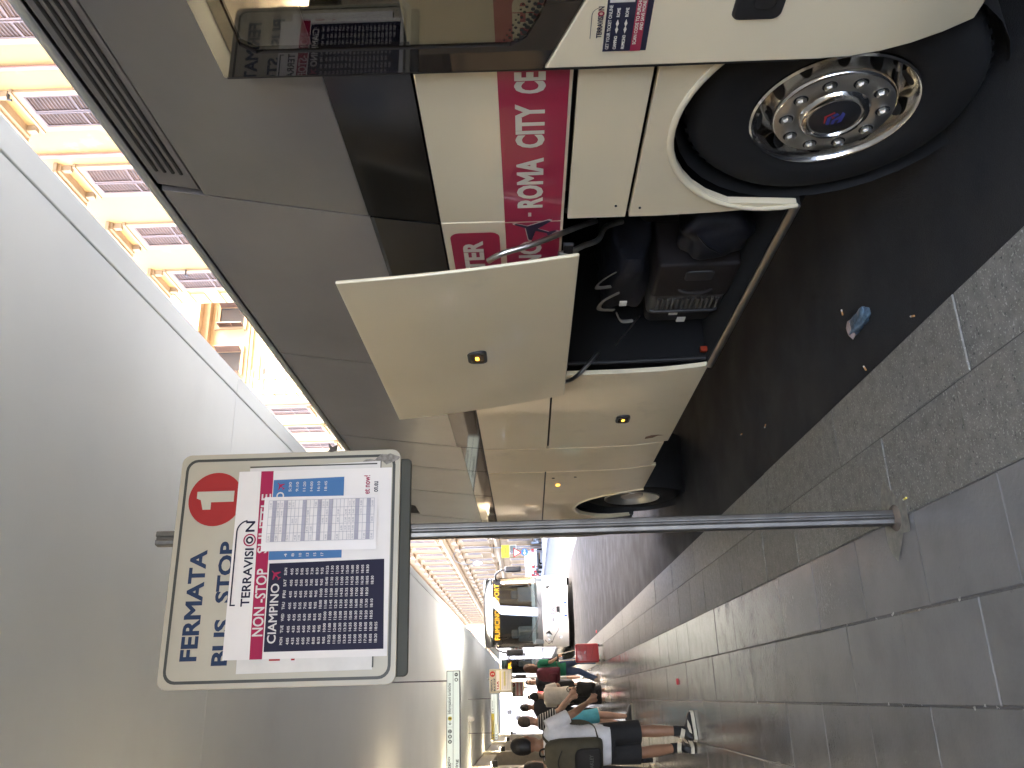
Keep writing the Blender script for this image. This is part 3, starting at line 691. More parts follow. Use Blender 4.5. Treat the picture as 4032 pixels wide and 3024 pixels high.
# ticket sticker on the door (its square code is left blank)
so_ = (DX-.002, 0, 0)
dadd(flat('sticker', [rect(-1.795, -1.49, 1.235, 1.352)], mat('navy_sticker', (.02, .022, .05), .4, var=0), door, so_, -YE, ZE))
dadd(flat('sticker_band', [rect(-1.795, -1.49, 1.2505, 1.278)], mag, door, (DX-.003, 0, 0), -YE, ZE))
dadd(flat('sticker_patch', [rect(-1.625, -1.545, 1.283, 1.346)], whv, door, (DX-.003, 0, 0), -YE, ZE))
st_t = [('GET YOUR TICKET ONLINE', (-1.785, -1.632, 1.337, 1.346), .01), ('CIAMPINO', (-1.785, -1.738, 1.317, 1.3255), .02), ('ROME', (-1.672, -1.642, 1.317, 1.3255), .02), ('FIUMICINO', (-1.785, -1.735, 1.295, 1.3035), .02), ('ROME', (-1.672, -1.642, 1.295, 1.3035), .02),
    ('SCAN CODE TO PURCHASE NOW', (-1.77, -1.56, 1.2655, 1.2745), .02), ('AND SAVE MONEY!', (-1.72, -1.61, 1.2535, 1.2625), .02)]
dadd(lettering('sticker_text', st_t, whv, door, (DX-.004, 0, 0), -YE, ZE))
dadd(flat('sticker_arrow', [[(-1.73, z), (-1.715, z+.004), (-1.705, z+.0008), (-1.695, z+.004), (-1.68, z), (-1.695, z-.004), (-1.705, z-.0008), (-1.715, z-.004)] for z in (1.321, 1.299)], whv, door, (DX-.004, 0, 0), -YE, ZE))
dadd(lettering('sticker_logo', [('TERRAVISI', (-1.745, -1.668, 1.3585, 1.373), .03), ('N', (-1.65, -1.637, 1.3585, 1.373), .03)], navyv, door, so_, -YE, ZE))
ring = lambda cx, cy, r1, r2, n=24, a0=0, a1=360: [[(cx+r_*math.cos(R(a0+(a1-a0)*k/n)), cy+r_*math.sin(R(a0+(a1-a0)*k/n))) for r_, k in ((r1, k), (r2, k), (r2, k+1), (r1, k+1))] for k in range(n)]
dadd(flat('sticker_ring', ring(-1.66, 1.3655, .0045, .0085), mag, door, (DX-.003, 0, 0), -YE, ZE))
dadd(flat('sticker_swoosh', ring(-1.665, 1.362, .026, .0275, 10, 20, 90)+[rect(-1.745, -1.665, 1.388, 1.3895)], navyv, door, (DX-.003, 0, 0), -YE, ZE))
# front door top hinge arm
dadd(MB().tube([(DX+.03, 1.2, 1.05), (1.8, .9, 1.05), (2.1, .7, 1.05)], .02, 8).build('door_arm', blkp, door))

# the door stands just proud of the body side: bring its parts to that plane and full size
for ch in door.children:
    ch.data.transform(Matrix.Translation((.19, 0, 1.6)) @ Matrix.Diagonal((1, 1.1166, 1.1166, 1)) @ Matrix.Translation((0, 0, -1.6)))
# ================================================================== luggage in the bay
def softbox(b, x0, x1, y0, y1, z0, z1, r=.05, mi=0, n=4):
    """rounded box as a loft of rounded rectangles along Y"""
    rings = []
    for k in range(n*2+2):
        if k <= n: a = R(90*k/n); yy = y0+r*(1-math.sin(a)); s = r*(1-math.cos(a))*0+r*(1-math.sin(a)); 
        else: a = R(90*(k-n-1)/n); yy = y1-r*(1-math.cos(a)); s = r*(1-math.cos(a))
        if k <= n: yy = y0+r*(1-math.cos(R(90*k/n))); s = r*(1-math.sin(R(90*k/n)))
        else: aa = R(90*(k-n-1)/n); yy = y1-r+r*math.sin(aa); s = r*(1-math.cos(aa))
        rings.append([(x_, yy, z_) for x_, z_ in rrect(x0+s, x1-s, z0+s, z1-s, max(.004, r-s*.6), 4)])
    b.loft(rings, mi, True, True); return b
silver = mat('grey_shell', (.075, .07, .06), .4, var=.1, metal=.2)
s1 = empty('suitcase', (2.35, 4.3, .44)); tag(s1, 'ribbed grey hard-shell suitcase standing in the open luggage bay', 'suitcase', 'bags in the luggage bay')
softbox(MB(), 2.06, 2.72, 4.17, 4.41, .445, .865, .04).build('shell', silver, s1)
for k in range(13):
    z = .49+k*.027
    MB().tube([(2.056, 4.19, z), (2.05, 4.21, z), (2.05, 4.29, z), (2.056, 4.31, z)], .0095, 6).build('rib', silver, s1)
MB().tube([(2.055, 4.33, .47), (2.048, 4.33, .5), (2.048, 4.33, .82), (2.055, 4.33, .85)], .01, 8).build('zip_band', blkp, s1)
s2 = empty('suitcase', (2.35, 4.0, .44)); tag(s2, 'brown soft suitcase with inset carry handle beside the ribbed case', 'suitcase', 'bags in the luggage bay')
brn = mat('brown_fabric', (.011, .0065, .0055), .7, var=.2, vs=20, bump=.3, bs=200)
softbox(MB(), 2.05, 2.7, 3.80, 4.155, .445, .87, .02).build('shell', brn, s2)
MB().prism(rrect(3.86, 3.96, .57, .72, .025), 'X', 2.044, 2.06).build('handle_plate', blkp, s2, bevel=.006)
MB().tube(smooth_path([(2.052, 4.07, .55), (2.03, 4.07, .6), (2.03, 4.07, .68), (2.052, 4.07, .73)]), .012, 8).build('handle', brn, s2)
s3 = empty('suitcase', (2.5, 3.55, .44)); tag(s3, 'black upright suitcase behind the navy rucksack in the bay', 'suitcase', 'bags in the luggage bay')
softbox(MB(), 2.28, 2.9, 3.35, 3.78, .445, .96, .05).build('shell', mat('black_fabric', (.009, .009, .01), .75, var=.2, vs=20), s3)
MB().tube(smooth_path([(2.28, 3.5, .6), (2.255, 3.5, .64), (2.255, 3.5, .74), (2.28, 3.5, .78)]), .012, 8).build('handle', blkp, s3)
nav = mat('navy_canvas', (.003, .0035, .008), .75, var=.3, vs=12, bump=.5, bs=90)
tagm = mat('paper_tag', (.75, .73, .66), .7, var=.05)
def lumpy(name, c, s, m, parent, seed, amp=.16, n=18):
    rr = random.Random(seed); b = MB(); ph = [(rr.uniform(2, 5), rr.uniform(0, 6), rr.uniform(2, 5), rr.uniform(0, 6)) for _ in range(4)]; rings = []
    for i in range(1, n):
        th = math.pi*i/n; ring = []
        for j in range(24):
            a = 2*math.pi*j/24; k = 1+amp*sum(math.sin(p[0]*a+p[1])*math.sin(p[2]*th+p[3]) for p in ph)/2
            f = lambda t: math.copysign(abs(t)**.62, t)
            ring.append((c[0]+s[0]*k*f(math.sin(th))*f(math.cos(a)), c[1]+s[1]*k*f(math.sin(th))*f(math.sin(a)), c[2]+s[2]*k*f(math.cos(th))))
        rings.append(ring)
    b.loft(rings, 0, True, True); return b.build(name, m, parent)
d1 = empty('duffel_bag', (2.3, 4.15, .88)); tag(d1, 'navy duffel bag with white handles on top of the suitcases', 'bag', 'bags in the luggage bay')
lumpy('bag_body', (2.33, 4.12, 1.005), (.26, .36, .125), nav, d1, 3)
whs = mat('white_webbing', (.2, .185, .155), .8, var=.1, vs=40)
for pts in ([(2.1, 3.92, 1.06), (2.06, 3.95, 1.15), (2.07, 4.05, 1.17), (2.1, 4.1, 1.08)], [(2.08, 4.14, 1.04), (2.04, 4.16, 1.13), (2.05, 4.28, 1.14), (2.08, 4.36, 1.05)]):
    MB().tube(smooth_path(pts), (.014, .004), 8).build('strap', whs, d1)
MB().box(2.06, 2.068, 4.22, 4.27, .99, 1.03).build('luggage_tag', tagm, d1)
MB().tube(smooth_path([(2.08, 4.40, 1.03), (2.05, 4.45, 1.0), (2.06, 4.47, .93)]), (.014, .005), 8).build('strap', whs, d1)
k1 = empty('rucksack', (2.15, 3.6, .55)); tag(k1, 'navy rucksack propped low against the black suitcase', 'bag', 'bags in the luggage bay')
lumpy('bag_body', (2.15, 3.58, .62), (.12, .15, .17), mat('blue_nylon', (.004, .005, .010), .6, var=.25, vs=10, bump=.3, bs=60), k1, 8)
MB().tube(smooth_path([(2.05, 3.5, .73), (2.02, 3.55, .68), (2.02, 3.62, .6)]), (.016, .004), 8).build('strap', blkp, k1)
k2 = empty('paper_parcel', (2.1, 3.2, .6)); tag(k2, 'crumpled beige bag at the front edge of the luggage bay', 'bag')
lumpy('wrapping', (2.1, 3.2, .72), (.06, .1, .075), mat('beige_paper', (.18, .15, .1), .8, var=.15, vs=15), k2, 5, .3)
MB().box(2.04, 2.05, 3.17, 3.22, .95, 1.02).build('luggage_tag', tagm, k2)
s5 = empty('suitcase', (2.4, 4.55, .44)); tag(s5, 'black cloth suitcase with white paper tags at the bay end wall', 'suitcase', 'bags in the luggage bay')
softbox(MB(), 2.12, 2.8, 4.43, 4.64, .445, .84, .04).build('shell', MATS['black_fabric'], s5)
for y, z in ((4.45, .66), (4.55, .60)): MB().box(2.105, 2.112, y, y+.055, z, z+.05).build('luggage_tag', tagm, s5)
s6 = empty('suitcase', (3.3, 3.9, .44)); tag(s6, 'large dark suitcase deep inside the luggage bay', 'suitcase', 'bags in the luggage bay')
softbox(MB(), 3.0, 3.8, 3.5, 4.5, .445, 1.1, .06).build('shell', nav, s6)

# ================================================================== bus stop sign
sgn = empty('bus_stop_sign', (.69, 3.55, 0)); tag(sgn, 'square enamel bus stop sign numbered 1 on a steel pole, papered with timetables', 'sign')
polem = mat('worn_steel_pole', (.13, .125, .115), .38, metal=.75, var=.25, vs=9, dirt=((.12, .1, .08), .55, .6), ds=12)
pb = MB()
sec = [(-.03, -.028), (-.008, -.03), (-.005, -.022), (.005, -.022), (.008, -.03), (.03, -.028), (.034, 0), (.03, .028), (-.03, .028), (-.034, 0)]
pb.prism([(.685+x_, 3.60+y_) for x_, y_ in sec], 'Z', .004, 3.2); pb.build('pole', polem, sgn, bevel=.004)
MB().lathe([(.058, .002), (.05, .012), (.036, .02)], (.685, 3.6, .001), 'Z', 14).build('base_collar', mat('rusty_iron', (.09, .07, .05), .8, var=.3, vs=30), sgn)
cem = MB(); cem.add([(.685+(.13+.05*math.sin(3*a)+.02*math.sin(7*a))*math.cos(a), 3.6+(.16+.04*math.cos(2*a))*math.sin(a), .0022) for a in [k*.2618 for k in range(24)]], [tuple(range(24))]); cem.build('cement_patch', mat('old_cement', (.2, .185, .15), .8, var=.3, vs=25, bump=.5, bs=60), sgn)
SX0, SX1, SZ0, SZ1 = .062, 1.042, 2.138, 3.105
encream = mat('cream_enamel', (.40, .36, .265), .42, var=.05, vs=4, dirt=((.4, .36, .28), .62, .5), ds=9)
MB().prism(rrect(SX0, SX1, SZ0, SZ1, .04), 'Y', 3.535, 3.55).build('board', encream, sgn, bevel=.003)
MB().prism(rrect(SX0+.03, SX1-.04, SZ0-.045, SZ1-.02, .02), 'Y', 3.551, 3.572).build('back_board', mat('dark_back', (.03, .03, .016), .6), sgn, bevel=.004)
so1 = (0, 3.5335, 0)
fo, fi = rrect(SX0+.022, SX1-.022, SZ0+.022, SZ1-.022, .05), rrect(SX0+.034, SX1-.034, SZ0+.034, SZ1-.034, .04)
inkb = mat('black_ink', (.03, .03, .02), .5, var=0)
flat('border_line', [[fo[k], fo[(k+1) % len(fo)], fi[(k+1) % len(fo)], fi[k]] for k in range(len(fo))], inkb, sgn, so1, XE, ZE)
bl_ = mat('blue_ink', (.018, .035, .08), .6, var=.08, vs=20, spec=.2); rd_ = mat('red_enamel_print', (.33, .02, .018), .55, var=.05, vs=6, spec=.2)
lettering('headline', [('FERMATA', (.172, .622, 2.952, 3.022), .034), ('BUS', (.152, .335, 2.825, 2.892), .034), ('STOP', (.40, .655, 2.835, 2.90), .034)], bl_, sgn, so1, XE, ZE)
pap2_ = mat('number_cream', (.45, .41, .31), .5, var=.03)
flat('number_disc', [circ(.84, 2.94, .118, 40)], rd_, sgn, so1, XE, ZE)
flat('number', [[(.827, 2.86), (.875, 2.86), (.875, 3.022), (.845, 3.022), (.838, 3.004), (.795, 2.992), (.795, 2.958), (.827, 2.958)]], pap2_, sgn, (0, 3.5325, 0), XE, ZE)
# older posters underneath
pap = mat('poster_paper', (.70, .655, .60), .55, var=.03, vs=6); pap2 = mat('aged_paper', (.62, .59, .53), .6, var=.08, vs=8, dirt=((.35, .3, .24), .66, .6), ds=14)
flat('old_poster', [[(.122, 2.235), (.99, 2.225), (.972, 2.80), (.118, 2.785)]], pap2, sgn, (0, 3.5322, 0), XE, ZE)
flat('old_poster_print', [rect(.975, .981, 2.24, 2.80), rect(.87, .99, 2.222, 2.226), rect(.13, .25, 2.23, 2.236)], inkb, sgn, (0, 3.5317, 0), XE, ZE)
lettering('old_poster_text', [('R\n0\n0\n1\n1\n1', (.176, .19, 2.33, 2.49), .02)], inkb, sgn, (0, 3.5315, 0), XE, ZE)
flat('old_poster_patch', [rect(.165, .185, 2.61, 2.655), rect(.165, .18, 2.55, 2.565)], rd_, sgn, (0, 3.5316, 0), XE, ZE)
for cx, cz, s, sd in ((1.0, 2.2, .05, 1), (.97, 2.5, .02, 2), (.985, 2.27, .03, 5)):
    rr = random.Random(sd); torn = MB(); torn.add([(cx+s*rr.uniform(.5, 1)*math.cos(a)*.6, 3.5330, cz+s*rr.uniform(.5, 1.3)*math.sin(a)) for a in [k*.628 for k in range(10)]], [tuple(range(10))]); torn.build('torn_residue', mat('glue_residue', (.2, .18, .15), .8, var=.4, vs=60), sgn)
# the current timetable poster, gently bowed
def bowed(name, x0, x1, z0, z1, y, m, parent, bow=.004, n=10, tilt=0, wr=0):
    b = MB(); V = []
    for i in range(n+1):
        for j in range(n+1):
            s, t = i/n, j/n
            V.append((x0+(x1-x0)*s+tilt*t, y-bow*math.sin(math.pi*s)-wr*math.sin(9*s+5*t)*math.sin(7*t), z0+(z1-z0)*t))
    b.add(V, [(i*(n+1)+j, (i+1)*(n+1)+j, (i+1)*(n+1)+j+1, i*(n+1)+j+1) for i in range(n) for j in range(n)], 0, True); return b.build(name, m, parent)
po = bowed('poster', .172, .958, 2.175, 2.845, 3.5300, pap, sgn, .001, wr=.0006)
P0 = (0, 3.5278, 0); P1 = (0, 3.5272, 0); P2 = (0, 3.5266, 0)
inkn = mat('navy_ink', (.013, .012, .032), .6, var=.04, spec=.2); inkm = mat('magenta_ink', (.33, .012, .06), .6, var=.03, spec=.2); inkc = mat('sky_blue_ink', (.06, .16, .33), .6, var=.04, spec=.2); inkw = mat('white_ink', (.58, .545, .50), .5, var=0)
flat('poster_band', [[(.172, 2.682), (.957, 2.694), (.957, 2.748), (.172, 2.734)]], inkm, po, P0, XE, ZE)
flat('timetable_block', [[(.2, 2.19), (.562, 2.197), (.556, 2.682), (.2, 2.678)]], inkn, po, P0, XE, ZE)
flat('timetable_block', [[(.572, 2.378), (.922, 2.382), (.916, 2.69), (.57, 2.687)]], inkc, po, P0, XE, ZE)
lettering('logo_text', [('TERRAVISI', (.382, .622, 2.752, 2.790), .02), ('N', (.692, .738, 2.756, 2.795), .02)], inkn, po, P1, XE, ZE)
flat('logo_ring', ring(.657, 2.774, .021, .027), inkm, po, P1, XE, ZE); flat('logo_ring', ring(.657, 2.774, .008, .016), inkn, po, P1, XE, ZE)
flat('logo_swoosh', ring(.692, 2.783, .046, .052, 12, 8, 90)+[rect(.385, .692, 2.829, 2.835), rect(.385, .391, 2.812, 2.829)], inkn, po, P1, XE, ZE)
lettering('band_text', [('NON -STOP', (.262, .535, 2.687, 2.732), .016), ('SHUTTLE', (.60, .855, 2.696, 2.738), .016), ('CIAMPINO', (.232, .472, 2.632, 2.668), .016), ('CIAMPINO', (.645, .862, 2.64, 2.674), .016)], inkw, po, P1, XE, ZE)
for pi_ in (plane_icon(.508, 2.651, .05, R(-45)), plane_icon(.888, 2.657, .042, R(-45))): flat('plane_symbol', [pi_], inkm, po, P1, XE, ZE)
T = {'MON': '4:05 4:35 5:05 6:05 7:05 8:05 8:35 9:05 10:25 11:00 12:00 13:30 13:55 15:00 15:35 17:30 18:05 18:20', 'TUE': '4:05 4:35 5:05 6:05 7:05 8:05 9:05 10:00 11:00 12:00 12:30 13:30 14:35 16:00 17:00 18:05 18:20 18:55',
     'WED': '4:05 4:35 5:35 6:30 7:05 8:35 9:35 10:00 11:00 12:00 13:00 13:55 15:00 16:30 17:30 18:20 18:55', 'THU': '4:05 4:35 5:35 7:05 8:05 9:05 10:00 11:00 11:45 12:30 13:30 14:35 15:00 16:00 17:00 17:30 18:10',
     'FRI': '4:05 4:35 6:05 7:05 8:05 9:05 10:00 11:00 12:00 13:00 14:35 15:35 16:00 17:00 18:05 18:20', 'SAT': '4:05 4:35 5:05 6:30 7:05 8:05 9:05 10:40 11:30 12:00 13:00 13:30 14:35 15:00 16:30 18:05 18:30',
     'SUN': '4:05 4:35 5:05 6:05 7:30 8:30 9:35 10:25 11:30 13:00 14:35 15:00 16:00 17:00 18:05 18:30'}
it = []
for c, (d, t) in enumerate(T.items()):
    x_ = .226+c*.0466; it.append((d, (x_, x_+.03, 2.604, 2.616), .02))
    for r__, tt in enumerate(t.split()):
        z_ = 2.578-r__*.0212; it.append((tt, (x_, x_+(.034 if len(tt) > 4 else .027), z_, z_+.0115), .02))
lettering('timetable_text', it, inkw, po, P1, XE, ZE)
it = [(tt, (.862, .905, 2.61-i*.031, 2.622-i*.031), .016) for i, tt in enumerate('5:30 9:10 11:20 14:00 16:10 18:45'.split())]
it += [(tt, (.582, .596, 2.61-i*.031, 2.622-i*.031), .016) for i, tt in enumerate('4 8 10 13 15 17'.split())]
lettering('timetable_text', it, inkw, po, P1, XE, ZE)
lettering('poster_text', [('et now!', (.842, .925, 2.268, 2.296), .016)], inkm, po, P1, XE, ZE); lettering('poster_text', [('on.eu', (.85, .897, 2.232, 2.25), .02)], inkn, po, P1, XE, ZE)
# taped-over white sheet with a printed grid
ws = bowed('timetable_sheet', .603, .836, 2.232, 2.722, 3.5245, mat('white_paper', (.72, .68, .64), .5, var=.02), sgn, .004, 14, .004, .0012)
gl_ = []; wx0, wx1, wz0, wz1 = .645, .822, 2.245, 2.70
gn = 28
for k in range(gn+1): z_ = wz0+(wz1-wz0)*k/gn; gl_.append(rect(wx0, wx1, z_-.0007, z_+.0007))
for k in range(6): x_ = wx0+(wx1-wx0)*k/5; gl_.append(rect(x_-.0007, x_+.0007, wz0, wz1))
flat('grid_lines', gl_, mat('grey_ink', (.28, .28, .32), .6, var=0), ws, (0, 3.5180, 0), XE, ZE)
tag(flat('grid_row', [rect(wx0, wx1, wz0+(wz1-wz0)*k/gn, wz0+(wz1-wz0)*(k+1)/gn) for k in (1, 4, 11, 14, 18, 23, 26)], mat('lilac_row', (.36, .34, .38), .6, var=0), ws, (0, 3.5184, 0), XE, ZE), kind='stuff')
it = []
for k in range(gn):
    for c in range(5):
        if random.random() < .55: z_ = wz0+(wz1-wz0)*(k+.25)/gn; x_ = wx0+(wx1-wx0)*(c+.15)/5; it.append(('%d.%02d' % (random.randint(5, 22), random.choice([0, 15, 30, 45])), (x_, x_+.02, z_, z_+.0075), .01))
lettering('grid_text', it, MATS['grey_ink'], ws, (0, 3.5176, 0), XE, ZE)
MB().add([(1.041, 3.53, 2.42), (1.062, 3.5, 2.41), (1.056, 3.52, 2.44), (1.075, 3.51, 2.455), (1.05, 3.525, 2.452), (1.04, 3.54, 2.465), (1.036, 3.53, 2.44)], [(0, 1, 2), (0, 2, 4), (2, 3, 4), (0, 4, 6), (4, 5, 6)]).build('torn_tape', mat('brown_tape', (.1, .08, .06), .6), sgn)

# ================================================================== litter
def litter(name, label, cat, fn, group=None): o = fn(); tag(o, label, cat, group); return o
pk = empty('snack_packet', (1.65, 3.67, ROAD)); tag(pk, 'crushed blue-grey snack packet lying on the asphalt beside the coach', 'litter')
lumpy('wrapper', (1.65, 3.67, ROAD+.02), (.042, .115, .018), mat('blue_foil', (.10, .16, .22), .35, var=.45, vs=45, metal=.3, bump=.6, bs=60), pk, 4, .22)
MB().tube([(1.60, 3.745, ROAD+.02), (1.625, 3.75, ROAD+.036), (1.66, 3.752, ROAD+.04), (1.69, 3.75, ROAD+.03)], (.022, .003), 8).build('label_strip', mat('pink_label', (.35, .28, .26), .5, var=.3, vs=40), pk)
fil = mat('filter_orange', (.5, .25, .09), .7, var=.2, vs=80); cpap = mat('cigarette_paper', (.62, .6, .54), .7, var=.1)
for i, (x_, y_, a, l2) in enumerate([(1.43, 3.73, .6, 'cigarette end with orange filter beside the kerb joint'), (1.45, 3.19, 1.2, 'pale cigarette end lying alone on dark asphalt'), (1.79, 3.87, .1, 'stubbed cigarette end under the open luggage bay'), (1.68, 5.41, 2, 'cigarette end lying in the gutter below the closed flap'), (1.81, 6.02, 1.5, 'cigarette end close under the closed luggage flap'), (.74, 3.47, 1.6, 'flattened yellow cigarette end at the foot of the sign pole')]):
    z_ = (ROAD if x_ > 1.36 else 0)+.004
    c = empty('cigarette_end', (x_, y_, z_)); tag(c, l2, 'litter', 'cigarette ends on the ground')
    d = Vector((math.cos(a), math.sin(a), 0)); p = Vector((x_, y_, z_+.001))
    MB().tube([p-d*.014, p+d*.006], .0042, 8).build('filter', fil if i != 5 else mat('yellow_filter', (.7, .6, .1), .6), c); MB().tube([p+d*.006, p+d*.018], .004, 8).build('paper', cpap, c)
for x_, y_, z_, n_, l2 in ((1.45, 21, ROAD, 'bottle_cap', 'red bottle cap on the road near the far kerb'), (.12, 9.6, 0, 'candy_wrapper', 'small dark red wrapper on the smooth paving')):
    o = MB().lathe([(.001, .016), (.03, .015), (.034, .008), (.034, 0)], (x_, y_, z_+.002), 'Z', 12).build(n_, mat('red_plastic', (.5, .03, .04), .4), None); tag(o, l2, 'litter')
# ================================================================== more coaches further along
w2 = mat('white_coach_paint', (.78, .77, .74), .28, var=.03, coat=1)
led = mat('amber_led', (.8, .4, .02), .5, var=0, emit=(1, .42, .01), es=.12)
clearg = glass('windscreen_glass', (.5, .56, .58), ior=2.0)
lensg = mat('headlamp_lens', (.55, .58, .6), .08, metal=.6, var=.2, vs=30)
seatm = mat('grey_seat', (.22, .27, .29), .7, var=.1)
def front_curve(x, z):
    ax = abs(x)/1.25
    base = 0 if z < 1.2 else (z-1.2)*.12 if z < 2.9 else .204+(z-2.9)*1.1
    return base+.42*ax**5+.06*ax**2-(.05 if z < .9 else .05*max(0, 1-(z-.9)/.4))
def front_grid(z0, z1, x0=-1.25, x1=1.25, nx=20, nz=8, dy=0, zf=None):
    b = MB(); V = []
    for j in range(nz+1):
        for i in range(nx+1):
            x_ = x0+(x1-x0)*i/nx; a = z0 if not zf else zf[0](x_); c = z1 if not zf else zf[1](x_)
            z_ = a+(c-a)*j/nz; V.append((x_*(1-.02*max(0, z_-2.6)), front_curve(x_, z_)+dy, z_))
    n = nx+1; b.add(V, [(j*n+i, j*n+i+1, (j+1)*n+i+1, (j+1)*n+i) for j in range(nz) for i in range(nx)], 0, True); return b
def other_coach(loc, label, detail=True, led_text='FIUMICINO AIRPORT', body=w2, L=11.8):
    t = empty('coach', loc, 0, True); tag(t, label, 'coach', None)
    lo = lambda x_: 1.13+.0*x_; up = lambda x_: 2.93
    front_grid(.2, 1.12, nz=10).build('front_panel', body, t)
    front_grid(1.125, 1.3, dy=.004, nz=2).build('scuttle', mat('grey_plastic', (.10, .105, .11), .5), t)
    front_grid(1.3, 2.93, nz=12, dy=.006).build('windscreen', clearg, t)
    front_grid(2.935, 3.26, nz=6).build('roof_front', body, t)
    for s in (-1, 1):
        b = MB(); b.prism([(.46, .26), (L, .26), (L, 1.45), (.46, 1.45)], 'X', s*1.245-.02, s*1.245+.005); b.build('side_panel', body, t)
        b = MB(); b.prism([(.5, 1.46), (L, 1.46), (L, 2.86), (.62, 2.86)], 'X', s*1.235-.02, s*1.235+.006); b.build('side_window', dglass, t)
        b = MB(); b.prism([(.6, 2.865), (L, 2.865), (L, 3.1), (.7, 3.1)], 'X', s*1.225-.02, s*1.225+.005); b.build('cantrail', body, t)
        for yy in (2.75, L-3):
            b = MB(); b.lathe([(.28, 0), (.33, -.02), (.5, 0), (.51, .25), (.3, .25)], (s*1.2-(.12 if s > 0 else -.0)*0, yy, .51), 'X', 24); b.lathe([(.28, 0), (.2, .06), (.001, .05)], (s*1.2, yy, .51), 'X', 20, 1); b.build('wheel', [tyre_m, rimm], t)
            MB().prism([(yy+.6*math.cos(R(a)), .5+.6*math.sin(R(a))) for a in range(-10, 191, 10)], 'X', s*1.255-.004, s*1.255).build('wheel_arch', blk, t)
    b = MB(); b.loft([[(x_, y_, z_) for x_, z_ in ((-1.23, 3.08), (-1.15, 3.2), (-.6, 3.26), (.6, 3.26), (1.15, 3.2), (1.23, 3.08))] for y_ in (.5, 4, 8, L)], 0, True, False, False); b.build('roof', mat('coach_roof_grey', (.16, .16, .16), .7), t)
    MB().box(-1.22, 1.22, L-.02, L+.02, .3, 3.1).build('rear_panel', body, t)
    # cabin
    b = MB(); b.box(-1.2, 1.2, .45, L-.1, .9, 1.05); b.box(-1.2, 1.2, 3.2, 3.25, 1.05, 3.05); b.box(-1.2, 1.2, .4, L-.1, 2.95, 3.0); b.build('cabin', mat('dark_cabin', (.035, .045, .055), .8, var=.1), t)
    b = MB(); b.prism([(.18, 1.1), (.62, 1.1), (.62, 1.42), (.4, 1.5), (.2, 1.38)], 'X', -1.15, 1.15); b.build('dashboard', mat('grey_dash', (.13, .15, .16), .6), t)
    MB().box(-1.15, 1.15, .32, .36, 2.62, 2.9).build('display_box', blk, t)
    o_ = (0, .315, 0)
    lettering('display_text', [(led_text, (-.98, .98, 2.68, 2.86), .006)], led, t, o_, XE, ZE)
    # seat backs
    for xx in (-.72, .72):
        sb = MB(); softbox(sb, xx-.28, xx+.28, 1.35, 1.5, 1.15, 2.02, .07); softbox(sb, xx-.16, xx+.16, 1.34, 1.46, 2.02, 2.28, .06); sb.box(xx-.28, xx+.28, .95, 1.4, 1.05, 1.3); sb.build('seat', seatm, t)
    # headlamps, fog lamps, bumper line, plate, wipers, mirrors
    for s in (-1, 1):
        P_ = [(s*.72, .90), (s*.80, 1.02), (s*1.06, 1.06), (s*1.17, .93), (s*1.1, .80), (s*.86, .80)]
        b = MB(); b.add([(x_, front_curve(x_, z_)-.008, z_) for x_, z_ in P_], [tuple(range(6))]); hl = b.build('headlamp', blkp, t)
        for xx, rr in ((s*.88, .075), (s*1.03, .05)):
            yc = front_curve(xx, .92)-.012; MB().lathe([(rr, .0), (rr*.95, -.012), (rr*.55, -.006), (rr*.3, -.014), (.001, -.012)], (xx, yc, .92), 'Y', 18).build('lens', lensg, hl)
        MB().lathe([(.06, 0), (.055, -.012), (.001, -.006)], (s*.95, front_curve(s*.95, .5)-.004, .5), 'Y', 16).build('fog_lamp', lensg, t)
        b = MB(); b.tube([(s*.62, front_curve(s*.62, .56)-.004, .56), (s*.72, front_curve(s*.72, .58)-.004, .58), (s*.95, front_curve(s*.95, .74)-.004, .74), (s*1.15, front_curve(s*1.15, .8)-.004, .8)], .012, 6); b.build('bumper_line', mat('seam_grey', (.2, .2, .2), .6), t)
        # wiper
        b = MB(); b.tube([(s*.15, front_curve(.15, 1.22)-.02, 1.22), (s*.5, front_curve(.5, 1.45)-.03, 1.36), (s*.95, front_curve(.95, 1.5)-.025, 1.62)], .012, 6); b.build('wiper', blkp, t)
        # mirror on a drooping arm
        b = MB(); b.tube(smooth_path([(s*1.1, .35, 2.78), (s*1.28, .05, 2.80), (s*1.42, -.12, 2.6), (s*1.45, -.14, 2.4)]), .035, 8); mo = b.build('mirror', blkp, t)
        sb = MB(); softbox(sb, s*1.45-.11, s*1.45+.11, -.24, -.06, 1.85, 2.45, .05); sb.build('mirror_housing', blkp, mo)
    MB().box(-.3, .3, -.075, -.055, .5, .512).build('bumper_line', MATS['seam_grey'], t)
    for s in (-1, 1): MB().box(s*.85-.09, s*.85+.09, front_curve(.85, 3.0)-.02, front_curve(.85, 3.0)+.02, 3.0, 3.03).build('roof_marker', blk, t)
    # plate
    b = MB().box(-.26, .26, -.072, -.06, .24, .35); pl = b.build('number_plate', mat('plate_white', (.78, .78, .76), .4, var=0), t)
    flat('plate_band', [rect(-.255, -.2, .245, .345), rect(.2, .255, .245, .345)], mat('plate_blue', (.03, .1, .4), .4, var=0), pl, (0, -.0735, 0), XE, ZE)
    if detail:
        lettering('plate_text', [('GK 598', (-.17, .17, .265, .325), .02)], inkb, pl, (0, -.0735, 0), XE, ZE)
        MB().box(-.1, .1, -.095, -.06, .52, .62).build('badge_plate', blkp, t)
        fz = lambda z_: front_curve(0, z_)-.012
        lettering('brand_text', [('TAM', (-.22, .22, .68, .82), .03)], mat('grey_letter', (.25, .26, .3), .4), t, (0, fz(.75), 0), XE, ZE)
        flat('brand_line', [rect(-.2, .24, .645, .66)], mat('red_line', (.6, .05, .08), .4, var=0), t, (0, fz(.65), 0), XE, ZE)
